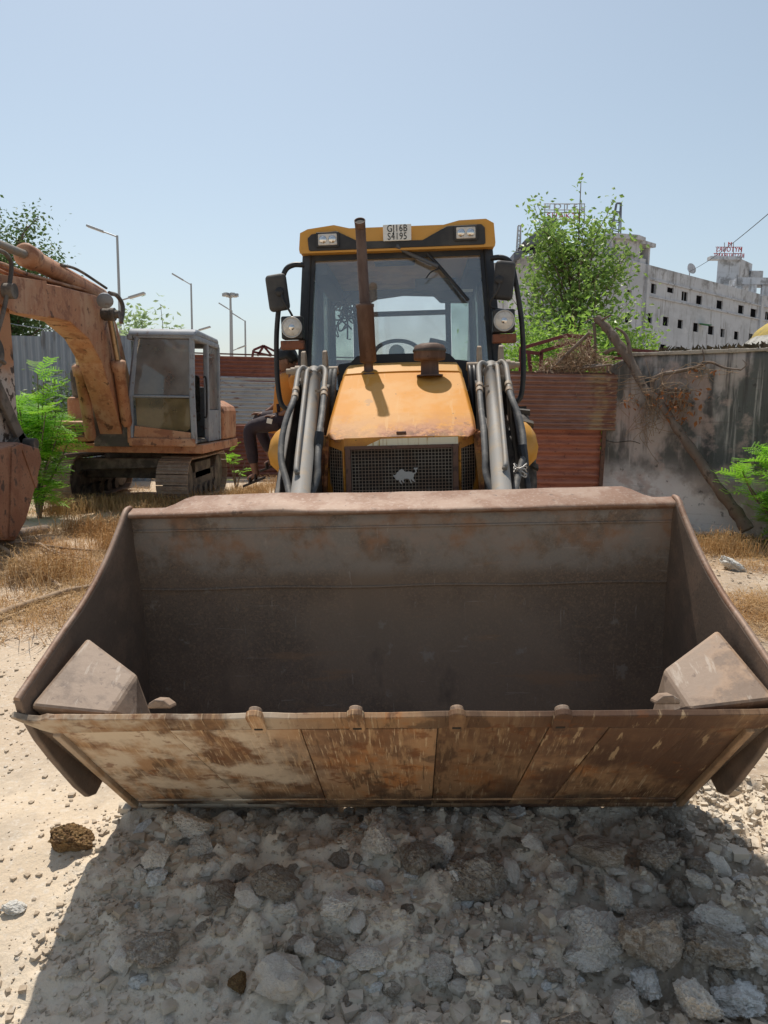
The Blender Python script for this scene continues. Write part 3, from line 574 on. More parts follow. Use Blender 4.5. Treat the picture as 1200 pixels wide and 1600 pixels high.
# exhaust stack and air cleaner
ex = MB(); ex.lathe([(.050, 0), (.050, .012), (.032, .015), (.030, .075), (.040, .08), (.054, .085), (.056, .43), (.060, .435), (.060, .45), (.038, .455), (.034, .46), (.033, .93)], (-.218, 2.75, 1.735), (-.030, -.01, 1), 22)
exo = ob('exhaust_stack', ex, M['exhaust'], BH)
tp = MB(); tq = Vector((-.218, 2.75, 1.735)) + Vector((-.030, -.01, 1)).normalized()*.92; tp.lathe([(.033, -.012), (.0345, .045), (.036, .058), (.031, .058), (.029, .0)], tq, (-.01, -1.0, 1), 22); ob('exhaust_tip', tp, M['exhaust'], exo)
tb = MB(); tb.lathe([(.0295, 0), (.0295, .052)], tq + Vector((0, 0, .0)), (-.01, -1.0, 1), 16); ob('bore_shade', tb, M['core'], exo)  # dark plug drawn for the shaded hollow of the open pipe end
pc = MB(); pc.lathe([(.085, 0), (.083, .008), (.058, .012), (.056, .09), (.062, .095), (.098, .10), (.102, .115), (.101, .150), (.104, .155), (.104, .165), (.101, .170), (.092, .190), (.055, .203), (.0, .206)], (.178, 2.62, 1.712), (0, 0, 1), 30)
o = ob('air_cleaner', pc, M['exhaust'], BH); cb = MB(); cb.lathe([(.1055, .15), (.107, .153), (.107, .163), (.1055, .166)], (.178, 2.62, 1.712), (0, 0, 1), 30); ob('clamp_band', cb, M['dirty_black'], o)
# ---- cab: centred a touch left of the hood
CX = -.028; CF, CB = 3.38, 4.92
def cxs(x): return CX + x
# frame: pillars and rails
cf = MB()
def bar(a, b, w=.07, h=.07): cf.beam((cxs(a[0]), a[1], a[2]), (cxs(b[0]), b[1], b[2]), w, h)
for s in (-1, 1):
    bar((s*.645, CF+.03, 2.66), (s*.715, CF-.10, 1.62), .075, .06)          # front pillars lean forward, wider at the foot
    bar((s*.715, CF-.10, 1.64), (s*.715, CF+.2, .75), .07, .06)
    bar((s*.665, 4.10, 2.66), (s*.70, 4.10, .80), .05, .07)
    bar((s*.655, CB, 2.66), (s*.68, CB, 1.0), .06, .07)
    bar((s*.43, CB+.02, 2.62), (s*.44, CB+.02, 1.5), .05, .05)
    bar((s*.65, CF, 2.655), (s*.65, CB, 2.655), .06, .06)
    bar((s*.70, CF-.05, 1.45), (s*.69, CB, 1.45), .04, .05)
bar((-.66, CF+.03, 2.655), (.66, CF+.03, 2.655), .05, .07); bar((-.66, CB, 2.64), (.66, CB, 2.64), .06, .08)
bar((-.44, CB+.02, 2.40), (.44, CB+.02, 2.40), .04, .045); bar((-.70, CB, 1.46), (.70, CB, 1.46), .05, .07)
CABF = ob('cab_frame', cf, M['black'], BH, .008)
lp = MB()
for s in (-1, 1): lp.prism([(CF-.06, .78), (CF-.085, 1.44), (CB, 1.44), (CB, .95), (4.35, .80)], 'x', cxs(s*.685)-.012, cxs(s*.685)+.012)
lp.box((CX, CF-.04, 1.50), (1.30, .03, .46)); lp.box((CX, 4.2, .92), (1.3, 1.5, .04)); lp.box((CX, CB, 1.2), (1.3, .03, .46)); ob('cab_panel', lp, M['black'], BH, .006)
# black scuttle behind the hood
sc = MB(); sc.prism([(-.46, 1.62), (-.475, 1.80), (-.455, 1.835), (-.37, 1.845), (-.33, 1.885), (-.29, 1.897), (.29, 1.897), (.33, 1.885), (.37, 1.845), (.455, 1.835), (.475, 1.80), (.46, 1.62)], 'y', 3.14, 3.30); ob('scuttle', sc, M['black'], BH, .008)
# glass
def pane(name, pts, mat, parent, th=.006):
    b = MB(); P = [Vector(p) for p in pts]; nrm = (P[1]-P[0]).cross(P[2]-P[0]).normalized()
    n = len(P); b.add(P + [p + nrm*th for p in P], [tuple(range(n)), tuple(range(2*n-1, n-1, -1))] + [(i, i+n, (i+1) % n+n, (i+1) % n) for i in range(n)])
    return ob(name, b, mat, parent)
pane('windscreen', [(cxs(-.62), CF+.02, 2.635), (cxs(.62), CF+.02, 2.635), (cxs(.685), CF-.105, 1.66), (cxs(-.685), CF-.105, 1.66)], M['wind'], BH)
for s in (-1, 1):
    pane('side_window', [(cxs(s*.665), CF+.05, 2.63), (cxs(s*.672), 4.07, 2.63), (cxs(s*.702), 4.07, 1.47), (cxs(s*.712), CF-.05, 1.47)], M['sideglass'], BH)
    pane('side_window', [(cxs(s*.668), 4.13, 2.63), (cxs(s*.655), CB-.03, 2.61), (cxs(s*.685), CB-.03, 1.48), (cxs(s*.702), 4.13, 1.48)], M['sideglass'], BH)
    pane('rear_quarter_window', [(cxs(s*.46), CB+.01, 2.60), (cxs(s*.63), CB+.01, 2.60), (cxs(s*.65), CB+.01, 1.50), (cxs(s*.47), CB+.01, 1.50)], M['sideglass'], BH)
pane('rear_window', [(cxs(-.41), CB+.02, 2.375), (cxs(.41), CB+.02, 2.375), (cxs(.41), CB+.02, 1.50), (cxs(-.41), CB+.02, 1.50)], M['wind'], BH)
bl = MB()  # black screen-print border round the windscreen
for s in (-1, 1): bl.beam((cxs(s*.615), CF+.0, 2.63), (cxs(s*.672), CF-.112, 1.70), .038, .004, (0, 1, 0))
bl.box((CX, CF+.0, 2.615), (1.22, .004, .045)); ob('screen_border', bl, M['black'], BH)
# roof
RF = [(-.695, 2.632), (-.700, 2.66), (-.690, 2.775), (-.635, 2.800), (-.445, 2.822), (-.335, 2.796), (.335, 2.796), (.445, 2.822), (.635, 2.826), (.690, 2.795), (.700, 2.66), (.695, 2.632)]
rf = MB(); secs = []
for y, k, dz in ((3.30, .985, -.012), (3.285, 1.0, 0), (3.36, 1.0, .006), (4.0, 1.0, .02), (4.85, 1.0, .0), (5.02, .96, -.05)):
    secs.append([(cxs(x*k), y if z > 2.7 else y + .015, z + (dz if z > 2.7 else 0)) for x, z in RF])
secs[1] = [(cxs(x), 3.30 if z < 2.7 else 3.31, z) for x, z in RF]
m_ = len(RF); vs = [p for r in secs[1:] for p in r]; ns_ = len(secs) - 1
rf.add(vs, [(i*m_+k, i*m_+(k+1) % m_, (i+1)*m_+(k+1) % m_, (i+1)*m_+k) for i in range(ns_-1) for k in range(m_)]); rf.add(secs[1], [tuple(range(m_))]); rf.add(secs[-1], [tuple(range(m_-1, -1, -1))])
ROOF = ob('cab_roof', rf, M['yellow'], BH, .014, 3)
fa = MB(); fa.prism([(cxs(x), z) for x, z in [(-.63, 2.655), (-.635, 2.735), (-.605, 2.762), (-.43, 2.778), (-.27, 2.700), (.185, 2.694), (.36, 2.783), (.60, 2.788), (.625, 2.765), (.63, 2.66), (.62, 2.648), (-.62, 2.645)]], 'y', 3.292, 3.33)
FA = ob('fascia', fa, M['plastic'], ROOF, .006)
for s, z0 in ((-1, 2.717), (1, 2.728)):
    h_ = MB(); h_.box((cxs(s*.49), 3.286, z0), (.165, .022, .105)); o = ob('headlight', h_, M['plastic'], FA, .008)
    l_ = MB(); l_.box((cxs(s*.49), 3.276, z0), (.135, .014, .078)); ob('lens', l_, M['lens'], o, .006)
    for dx in (-.033, .033):
        g_ = MB(); g_.lathe([(.002, 0), (.027, .003), (.027, .004), (.0, .005)], (cxs(s*.49)+dx, 3.2705, z0), (0, -1, 0), 14); ob('reflector', g_, M['reflector'], o)
# number plate
npl = MB(); npl.box((-.022, 3.284, 2.748), (.200, .012, .112)); NPL = ob('number_plate', npl, M['plate'], BH, .004)
def text_mesh(body, size, ext, mirror=False, align='CENTER', spacing=1.0):
    cu = bpy.data.curves.new('lettering', 'FONT'); cu.body = body; cu.size = size; cu.extrude = ext; cu.align_x = align; cu.align_y = 'CENTER'; cu.space_character = spacing; cu.resolution_u = 3
    o = bpy.data.objects.new('lettering', cu); S.collection.objects.link(o); dg = bpy.context.evaluated_depsgraph_get(); dg.update()
    me = bpy.data.meshes.new_from_object(o.evaluated_get(dg)); bpy.data.objects.remove(o); bpy.data.curves.remove(cu)
    sx = -1 if mirror else 1
    for v in me.vertices: v.co = Vector((v.co.x*sx, -v.co.z, v.co.y))
    return me
def place_text(body, size, ext, loc, mat, parent, sx=1.0, mirror=False, rotz=0.0, name='lettering', spacing=1.0):
    me = text_mesh(body, size, ext, mirror, spacing=spacing); o = link(name, me, mat, parent)
    for v in me.vertices: v.co = Matrix.Rotation(rotz, 3, 'Z') @ Vector((v.co.x*sx, v.co.y, v.co.z)) + Vector(loc)
    return o
place_text('GJ16B', .068, .0012, (-.022, 3.2765, 2.774), M['ink'], NPL, .80, spacing=1.06)
place_text('S4195', .068, .0012, (-.022, 3.2765, 2.720), M['ink'], NPL, .80, spacing=1.06)
# wiper
wi = MB(); wi.tube(bez([(-.03, 3.29, 2.66), (.05, 3.345, 2.62), (.16, 3.335, 2.565), (.265, 3.325, 2.515)], 5), .014, 7); wp = ob('wiper_arm', wi, M['interior'], BH)
wb = MB(); wb.tube([(.19, 3.345, 2.61), (.27, 3.332, 2.52), (.40, 3.30, 2.36), (.475, 3.282, 2.265)], .014, 6); wb.tube(bez([(.27, 3.32, 2.50), (.21, 3.30, 2.47), (.175, 3.31, 2.43)], 5), .005, 5); ob('wiper_blade', wb, M['black'], wp)
# interior
il = MB(); il.box((CX, 4.15, 2.60), (1.28, 1.45, .03)); ob('headliner', il, M['liner'], BH)
ir = MB(); ir.prism([(cxs(-.62), 2.47), (cxs(-.62), 2.60), (cxs(.62), 2.60), (cxs(.62), 2.46), (cxs(.36), 2.47), (cxs(.30), 2.53), (cxs(.02), 2.545), (cxs(-.22), 2.52), (cxs(-.28), 2.49)], 'y', 4.70, 4.86)
for s in (-1, 1): ir.box((cxs(s*.58), 4.1, 2.55), (.13, 1.3, .10))
ir.box((cxs(.30), 4.35, 2.56), (.34, .3, .06)); ir.box((cxs(-.02), 3.5, 2.585), (.30, .12, .03)); ob('roof_trim', ir, M['interior'], BH, .01)
ic = MB(); ic.prism([(3.45, 1.35), (3.45, 1.72), (3.62, 1.82), (3.85, 1.84), (3.98, 1.76), (3.90, 1.35)], 'x', cxs(-.30), cxs(.26)); ic.box((cxs(.50), 4.15, 1.55), (.24, 1.0, .30)); ic.box((cxs(-.52), 4.3, 1.5), (.2, .9, .22)); ob('dashboard', ic, M['interior'], BH, .015)
tl = MB(); tl.box((cxs(.31), 4.2, 2.03), (.16, .10, .10), Matrix.Rotation(.25, 3, 'Y')); ob('instrument_pod', tl, M['interior'], BH, .01)
sw = MB(); ctr = Vector((-.062, 4.02, 1.965)); ax = Vector((0, -.62, .78)).normalized(); e1 = Vector((1, 0, 0)); e2 = ax.cross(e1)
ring = [ctr + (e1*math.cos(t) + e2*math.sin(t))*.185 for t in np.linspace(0, 2*math.pi, 41)]; sw.tube(ring, .017, 8, False)
for t in (-.5, math.pi+.5): sw.tube([ctr - ax*.03, ctr + (e1*math.cos(t) + e2*math.sin(t))*.185], .014, 6)
sw.tube([ctr - ax*.03, ctr - ax*.45], .03, 10); SW = ob('steering_wheel', sw, M['plastic'], BH)
sh = MB(); sh.lathe([(.0, .045), (.04, .042), (.062, .03), (.066, .0), (.03, -.03)], ctr, -ax * -1, 22); ob('wheel_hub', sh, M['hub'], SW)
sk = MB(); sk.lathe([(.0, 0), (.05, 0), (.062, .02), (.062, .05)], ctr + Vector((0, -.11, .0)), (0, 1, .1), 22); ob('spinner_cap', sk, M['hub'], SW)
se = MB(); se.box((CX, 4.55, 1.38), (.46, .42, .14)); se.box((CX, 4.75, 1.62), (.44, .12, .42), Matrix.Rotation(-.12, 3, 'X')); ob('seat', se, M['interior'], BH, .03)
fan = MB(); fc = px_local(540, 490, 4.55)
for k in range(26):
    a = fc + Vector((random.gauss(0, .05), random.gauss(0, .05), random.gauss(0, .07))); b = fc + Vector((random.gauss(0, .05), random.gauss(0, .05), random.gauss(0, .07)))
    fan.tube(bez([a, (a+b)/2 + Vector((random.gauss(0, .03), 0, random.gauss(0, .04))), b], 4), .008, 5)
fan.tube(bez([fc + Vector((-.06, 0, -.05)), fc + Vector((-.10, 0, -.16)), fc + Vector((-.07, 0, -.20)), fc + Vector((-.09, 0, -.12))], 5), .006, 5); ob('cable_tangle', fan, M['black'], BH)
hd_ = MB()
for s, (px, py0, py1) in ((-1, (543, 480, 530)), (1, (703, 455, 525))):
    a = px_local(px, py0, 4.85); b = px_local(px, py1, 4.85); hd_.tube([a, b, b + Vector((s*-.03, 0, 0))], .009, 6)
ob('window_handle', hd_, M['black'], BH)
pp = MB()
for x, y, Y, wd in ((482, 434, 3.9, .10), (720, 450, 3.95, .09)):
    c = px_local(x + 10, y + 4, Y); pp.box(c, (wd, .01, .022))
ob('cab_notice', pp, M['plate'], BH)
# grab rails, mirrors, lamps
for s in (-1, 1):
    k = 1
    pts = [(s*.66, 3.26, 2.545), (s*.74, 3.25, 2.545), (s*.80, 3.24, 2.50), (s*.835, 3.235, 2.36), (s*.875, 3.23, 2.08), (s*.885, 3.225, 1.80), (s*.875, 3.225, 1.62), (s*.845, 3.225, 1.545), (s*.78, 3.24, 1.525), (s*.70, 3.26, 1.53)]
    r_ = MB(); r_.tube(bez([(x + CX, y, z) for x, y, z in pts], 5), .019, 10); RL = ob('grab_rail', r_, M['black'], BH)
    mc = Vector((-.872, 3.17, 2.345)) if s < 0 else Vector((.715, 3.17, 2.375))
    mh = MB(); mh.box(mc, (.150, .065, .255) if s < 0 else (.142, .065, .265), Matrix.Rotation(s*.10, 3, 'Y') @ Matrix.Rotation(s*.12, 3, 'Z'))
    mr = ob('mirror', mh, M['plastic'], BH, .03, 4)
    b_ = MB(); b_.lathe([(.030, 0), (.030, .012), (.022, .016), (.0, .018)], mc + Vector((s*-.02 if s < 0 else -.04, -.036, .0)), (0, -1, 0), 14); b_.tube(bez([mc + Vector((-s*.03, -.04, .0)), mc + Vector((-s*.05, -.05, -.07)), mc + Vector((-s*.10, -.02, -.17)), (s*.80 + CX, 3.22, 2.17)], 5), .008, 6); ob('mirror_stay', b_, M['black'], mr)
    lc = Vector((s*.742 + CX - .005, 3.17, 2.098))
    hb_ = MB(); hb_.box(lc, (.152, .10, .158)); wl_ = ob('work_light', hb_, M['black'], BH, .012)
    lr_ = MB(); lr_.lathe([(.0, .0), (.058, .004), (.066, .012), (.066, .02)], lc + Vector((0, -.062, 0)), (0, 1, 0), 26); ob('lens', lr_, M['lens'], wl_)
    rg = MB(); rg.lathe([(.064, 0), (.070, -.008), (.074, -.004), (.074, .006), (.064, .006)], lc + Vector((0, -.054, 0)), (0, 1, 0), 26); ob('bezel', rg, M['alloy'], wl_)
    bu = MB(); bu.lathe([(.0, 0), (.020, .002), (.022, .01)], lc + Vector((0, -.066, 0)), (0, 1, 0), 14); ob('bulb', bu, M['reflector'], wl_)
    am = MB(); am.box(lc + Vector((s*.005, .0, -.118)), (.165, .075, .060)); ob('marker_box', am, M['amber'], BH, .006)
    br = MB(); br.beam(lc + Vector((0, .02, -.05)), (s*.69 + CX, 3.30, 2.05), .05, .05); ob('lamp_bracket', br, M['black'], BH, .004)
bx = MB(); bx.lathe([(.022, -.03), (.022, .03)], px_local(787, 570, 2.85), (0, 0, 1), 10); ob('reservoir_cap', bx, M['ear'], BH)
# rear digger, folded
dg_ = MB(); dg_.box((0, 5.85, .75), (1.6, .18, .5)); dg_.prism([(5.95, .6), (6.15, .6), (6.9, 1.75), (6.7, 1.85), (5.98, 1.0)], 'x', -.12, .12); dg_.prism([(6.8, 1.8), (6.95, 1.75), (6.75, .55), (6.6, .6)], 'x', -.10, .10); dg_.prism([(6.4, .55), (6.85, .6), (6.9, .25), (6.5, .12), (6.35, .3)], 'x', -.22, .22)
for s in (-1, 1): dg_.box((s*.72, 5.85, .55), (.14, .16, .9))
ob('rear_digger', dg_, M['yellow'], BH, .01)

# ================================================================== EXCAVATOR
EX = thing('excavator', 'weathered orange excavator with grey cab parked by the grey sheet fence', 'excavator', (-3.9, 11.0, 0.0))
EO = Vector((-3.9, 11.0, 0.0))
def exob(name, mb, mat, parent=None, bevel=.008, seg=2):
    mb.v = [tuple(Vector(p) - EO) for p in mb.v]; return ob(name, mb, mat, parent or EX, bevel, seg)
b = MB(); BUP = [(7.28, 2.70), (8.03, 2.80), (8.81, 2.86), (9.77, 2.91), (10.25, 2.84), (10.5, 2.62), (10.72, 2.30), (11.0, 1.85), (11.18, 1.35), (11.1, 1.10)]
BLO = [(10.55, 1.10), (10.42, 1.32), (10.2, 1.66), (9.9, 2.06), (9.5, 2.33), (8.95, 2.48), (8.13, 2.47), (7.56, 2.46), (7.28, 2.52)]
b.prism(BUP + BLO, 'x', -4.07, -3.75); BOOM = exob('boom', b, M['exo'], None, .012)
pl = MB(); pl.prism([(7.25, 2.48), (7.22, 2.62), (7.3, 2.74), (8.35, 2.85), (8.35, 2.46), (7.6, 2.42)], 'x', -3.752, -3.742); exob('boom_gusset', pl, M['exo'], BOOM, .002)
for y, z, r in ((7.42, 2.60, .075), (9.95, 2.70, .07)):
    p = MB(); p.lathe([(r, -.06), (r, .40)], (-3.70, y, z), (-1, 0, 0), 18); exob('pin_boss', p, M['exdark'], BOOM, .006)
# stick
b = MB(); b.prism([(7.05, 3.14), (6.88, 3.10), (6.95, 2.6), (6.98, 1.7), (7.12, 1.02), (7.30, 1.0), (7.66, 1.10), (7.635, 1.58), (7.63, 2.0), (7.60, 2.45), (7.45, 2.76)], 'x', -4.03, -3.79); STK = exob('stick', b, M['exstick'], None, .012)
p = MB(); p.lathe([(.13, -.02), (.13, .0)], (-3.765, 7.42, 2.60), (-1, 0, 0), 22); p.lathe([(.15, 0), (.15, .05)], (-3.78, 7.28, 2.0), (-1, 0, 0), 22); exob('cover_plate', p, M['exdark'], STK)
# arm cylinder on the boom
a0, a1, a2 = Vector((-3.9, 10.38, 2.98)), Vector((-3.9, 8.2, 3.10)), Vector((-3.9, 6.97, 3.08)); d = (a1-a0).normalized(); L_ = (a1-a0).length
p = MB(); p.lathe([(.05, -.05), (.09, 0), (.105, .06), (.105, L_-.22), (.125, L_-.21), (.13, L_-.02), (.10, L_), (.05, L_+.005)], a0, d, 20); AC = exob('arm_cylinder', p, M['exo'], None, 0)
p = MB(); p.tube([a1, a2], .045, 12); exob('cylinder_rod', p, M['chrome'] if False else M['ram'], AC, 0)
p = MB(); p.tube(bez([a0 + Vector((.10, -.1, .10)), a0 + Vector((.10, -1.0, .17)), a0 + Vector((.10, -1.5, .14))], 6), .018, 7); p.tube(bez([a0 + Vector((.1, .0, .05)), (-3.78, 10.62, 3.03), (-3.74, 10.72, 2.9), (-3.73, 10.6, 2.66)], 6), .03, 8)
exob('hydraulic_hose', p, M['exdark'], AC, 0)
p = MB()
for k in range(3):
    x = -4.0 + .08*k
    p.tube(bez([(x, 7.15, 2.45), (x, 7.12, 2.75), (x, 7.5, 2.88), (x, 8.1, 2.86 + .01*k), (x, 9.0, 2.92), (x, 9.9, 2.96), (x, 10.4, 2.86)], 6), .022, 7)
exob('boom_pipe', p, M['exo'], BOOM, 0)
p = MB(); p.tube(bez([(-3.74, 7.0, 2.8), (-3.70, 7.25, 2.95), (-3.70, 7.5, 2.86), (-3.70, 7.3, 2.4), (-3.72, 7.1, 2.0), (-3.72, 7.3, 1.9)], 8), .022, 8); exob('hydraulic_hose', p, M['exdark'], STK, 0)
# boom cylinders
for x, top, mid, bot in ((-3.66, (9.98, 2.70), (10.22, 2.12), (10.50, 1.25)), (-4.16, (9.98, 2.70), (10.15, 2.05), (10.45, 1.05))):
    t = Vector((x, *top)); m = Vector((x, *mid)); q = Vector((x, *bot)); d = (m - q).normalized(); L_ = (m-q).length
    p = MB(); p.lathe([(.05, -.03), (.075, .02), (.078, L_-.16), (.098, L_-.15), (.10, L_-.02), (.06, L_)], q, d, 18); BC = exob('boom_cylinder', p, M['exo'], None, 0)
    p = MB(); p.tube([m, t], .040, 12); exob('cylinder_rod', p, M['chrome'], BC, 0)
    p = MB(); p.lathe([(.085, -.07), (.085, .07)], t, (1, 0, 0), 16); p.lathe([(.05, .07), (.055, .13)], t, (1, 0, 0), 12); exob('rod_eye', p, M['exdark'], BC, .005)
p = MB(); lq = Vector((-3.63, 9.75, 2.86)); p.lathe([(.02, -.04), (.09, 0), (.105, .05), (.10, .06), (.0, .065)], lq, (.3, -.75, -.5), 18); exob('boom_lamp', p, M['exgrey'], BOOM, 0)
# bucket linkage and bucket
p = MB(); p.prism([(7.05, 1.7), (7.2, 1.75), (7.72, 1.08), (7.62, 1.0)], 'x', -3.76, -3.72); p.prism([(7.2, 1.05), (7.6, 1.22), (7.72, 1.15), (7.68, 1.02), (7.3, .92)], 'x', -4.06, -3.72); exob('bucket_link', p, M['exdark'], STK, .006)
p = MB(); p.lathe([(.06, -.16), (.06, .30)], (-3.76, 7.62, 1.10), (-1, 0, 0), 16); exob('pin_boss', p, M['exdark'], STK, .004)
p = MB(); BKT = [(6.6, 1.08), (7.16, 1.14), (7.58, 1.06), (7.62, .93), (7.46, .68), (7.22, .36), (6.98, .20), (6.80, .24), (6.55, .55)]
p.prism(BKT, 'x', -4.22, -3.55); XB = exob('digging_bucket', p, M['exbucket'], None, .015)
p = MB(); p.prism([(7.0, 1.10), (7.2, 1.13), (6.98, .24), (6.86, .26)], 'x', -3.552, -3.535); p.prism([(7.18, 1.10), (7.26, 1.10), (7.50, .72), (7.44, .66)], 'x', -3.552, -3.540); exob('bucket_rib', p, M['exbucket'], XB, .004)
# upper deck, covers, counterweight
p = MB(); p.box((-3.75, 11.9, .90), (2.25, 2.5, .13)); exob('deck', p, M['exo'], None, .012)
p = MB(); p.box((-3.9, 11.0, 1.2), (.52, .9, .55)); exob('boom_mount', p, M['exdark'], None, .01)
p = MB(); p.box((-4.55, 12.2, 1.30), (.66, 1.7, .66)); p.box((-4.55, 11.0, 1.13), (.60, .70, .30)); exob('engine_cover', p, M['exo'], None, .05)
p = MB(); p.prism([(-4.85, .97), (-4.85, 1.52), (-4.70, 1.64), (-2.86, 1.62), (-2.68, 1.52), (-2.65, 1.45), (-2.65, .97)], 'y', 12.15, 13.2); exob('counterweight', p, M['exo'], None, .05, 3)
for k in range(4):
    p = MB(); p.box((-4.55, 11.338 - .70, 1.06 + .05*k), (.42, .012, .02)); exob('vent_slat', p, M['exdark'], None, .002)
p = MB(); p.prism([(11.25, 1.62), (11.2, 2.0), (11.3, 2.14), (11.6, 2.14), (11.75, 1.95), (11.75, 1.62)], 'x', -4.75, -4.40); exob('exhaust_hood', p, M['exdark'], None, .04)
# cab
X0, X1, Y0, Y1, Z0, Z1 = -3.62, -2.72, 10.58, 12.08, .98, 2.52
cb = MB(); t_ = .07
def cp(a, b, w=.075, h=.075): cb.beam(a, b, w, h)
cp((X0+.10, Y0+.05, Z1-.04), (X0, Y0-.03, 1.62)); cp((X0, Y0-.03, 1.66), (X0, Y0-.03, Z0)); cp((X1-.03, Y0+.05, Z1-.04), (X1-.02, Y0-.03, 1.62)); cp((X1-.02, Y0-.03, 1.66), (X1, Y0-.03, Z0))
cp((X0+.04, Y0+.05, Z1-.03), (X1-.0, Y0+.05, Z1-.03), .08, .07); cp((X0, Y0-.03, 1.645), (X1, Y0-.03, 1.645), .05, .035)
cp((X1, Y0, Z1-.05), (X1, Y1, Z1-.05)); cp((X0, Y0, Z1-.05), (X0, Y1, Z1-.05)); cp((X1, 11.32, Z1-.05), (X1, 11.32, Z0)); cp((X1, Y1, Z1-.05), (X1, Y1, Z0)); cp((X0, Y1, Z1-.05), (X0, Y1, Z0)); cp((X0, Y1, Z1-.05), (X1, Y1, Z1-.05))
XC = exob('cab', cb, M['exgrey'], None, .02)
p = MB(); p.prism([(Y0-.02, Z1-.03), (Y0+.03, Z1+.05), (Y0+.12, Z1+.075), (Y1-.1, Z1+.06), (Y1+.02, Z1-.02)], 'x', X0-.02, X1+.04); exob('cab_roof', p, M['exgrey'], XC, .035, 3)
p = MB(); p.box((X1, (11.32+Y1)/2, 1.22), (.03, Y1-11.36, .48)); p.box((X0, (Y0+Y1)/2, 1.22), (.03, 1.4, .5)); p.box(((X0+X1)/2, Y1, 1.4), (.85, .03, .85)); exob('cab_panel', p, M['exgrey'], XC, .006)
p = MB(); p.box(((X0+X1)/2, Y0+.6, Z0+.02), (.9, 1.3, .04)); exob('cab_floor', p, M['exdark'], XC)
p = MB(); p.beam((X0-.02, Y0-.05, Z0+.02), (X1+.02, Y0-.05, Z0+.02), .1, .12); p.beam((X0-.02, Y0-.05, Z0), (X0-.02, Y0-.05, 1.62), .05, .07); exob('cab_sill', p, M['exo'], XC, .02)
def xpane(name, pts, mat, parent):
    return pane(name, [Vector(q) - EO for q in pts], mat, parent)
xpane('windscreen', [(X0+.08, Y0+.02, Z1-.08), (X1-.06, Y0+.02, Z1-.08), (X1-.05, Y0-.03, 1.67), (X0+.03, Y0-.03, 1.67)], M['exglass'], XC)
xpane('lower_window', [(X0+.07, Y0-.02, 1.62), (X1-.06, Y0-.02, 1.62), (X1-.06, Y0-.02, 1.20), (X1-.14, Y0-.02, 1.13), (X0+.18, Y0-.02, 1.13), (X0+.08, Y0-.02, 1.24)], M['exglass2'], XC)
xpane('side_window', [(X1+.0, 11.36, Z1-.1), (X1, Y1-.04, Z1-.1), (X1, Y1-.04, 1.47), (X1, 11.36, 1.47)], M['exglass'], XC)
xpane('far_window', [(X0, Y0+.1, Z1-.1), (X0, Y1-.04, Z1-.1), (X0, Y1-.04, 1.47), (X0, Y0+.1, 1.47)], M['sideglass'], XC)
p = MB(); p.beam((X0+.05, Y0-.045, 1.15), (X1-.05, Y0-.045, 1.06), .02, .16); exob('window_surround', p, M['exo'], XC, .004)
p = MB(); p.box((-3.17, 11.55, 1.35), (.5, .45, .14)); p.box((-3.17, 11.78, 1.7), (.46, .12, .6)); exob('seat', p, M['dirty_black'], XC, .04)
for x in (-3.45, -2.95):
    p = MB(); p.tube([(x, 10.95, 1.0), (x, 10.85, 1.5)], .02, 7); p.lathe([(.0, -.03), (.03, 0), (.0, .04)], (x, 10.85, 1.52), (0, 0, 1), 8); exob('control_lever', p, M['black'], XC, 0)
p = MB(); p.tube(bez([(X1+.01, 11.1, 1.35), (X1+.05, 11.1, 1.4), (X1+.05, 11.1, 1.9), (X1+.01, 11.1, 1.95)], 5), .014, 6); exob('grab_handle', p, M['black'], XC, 0)
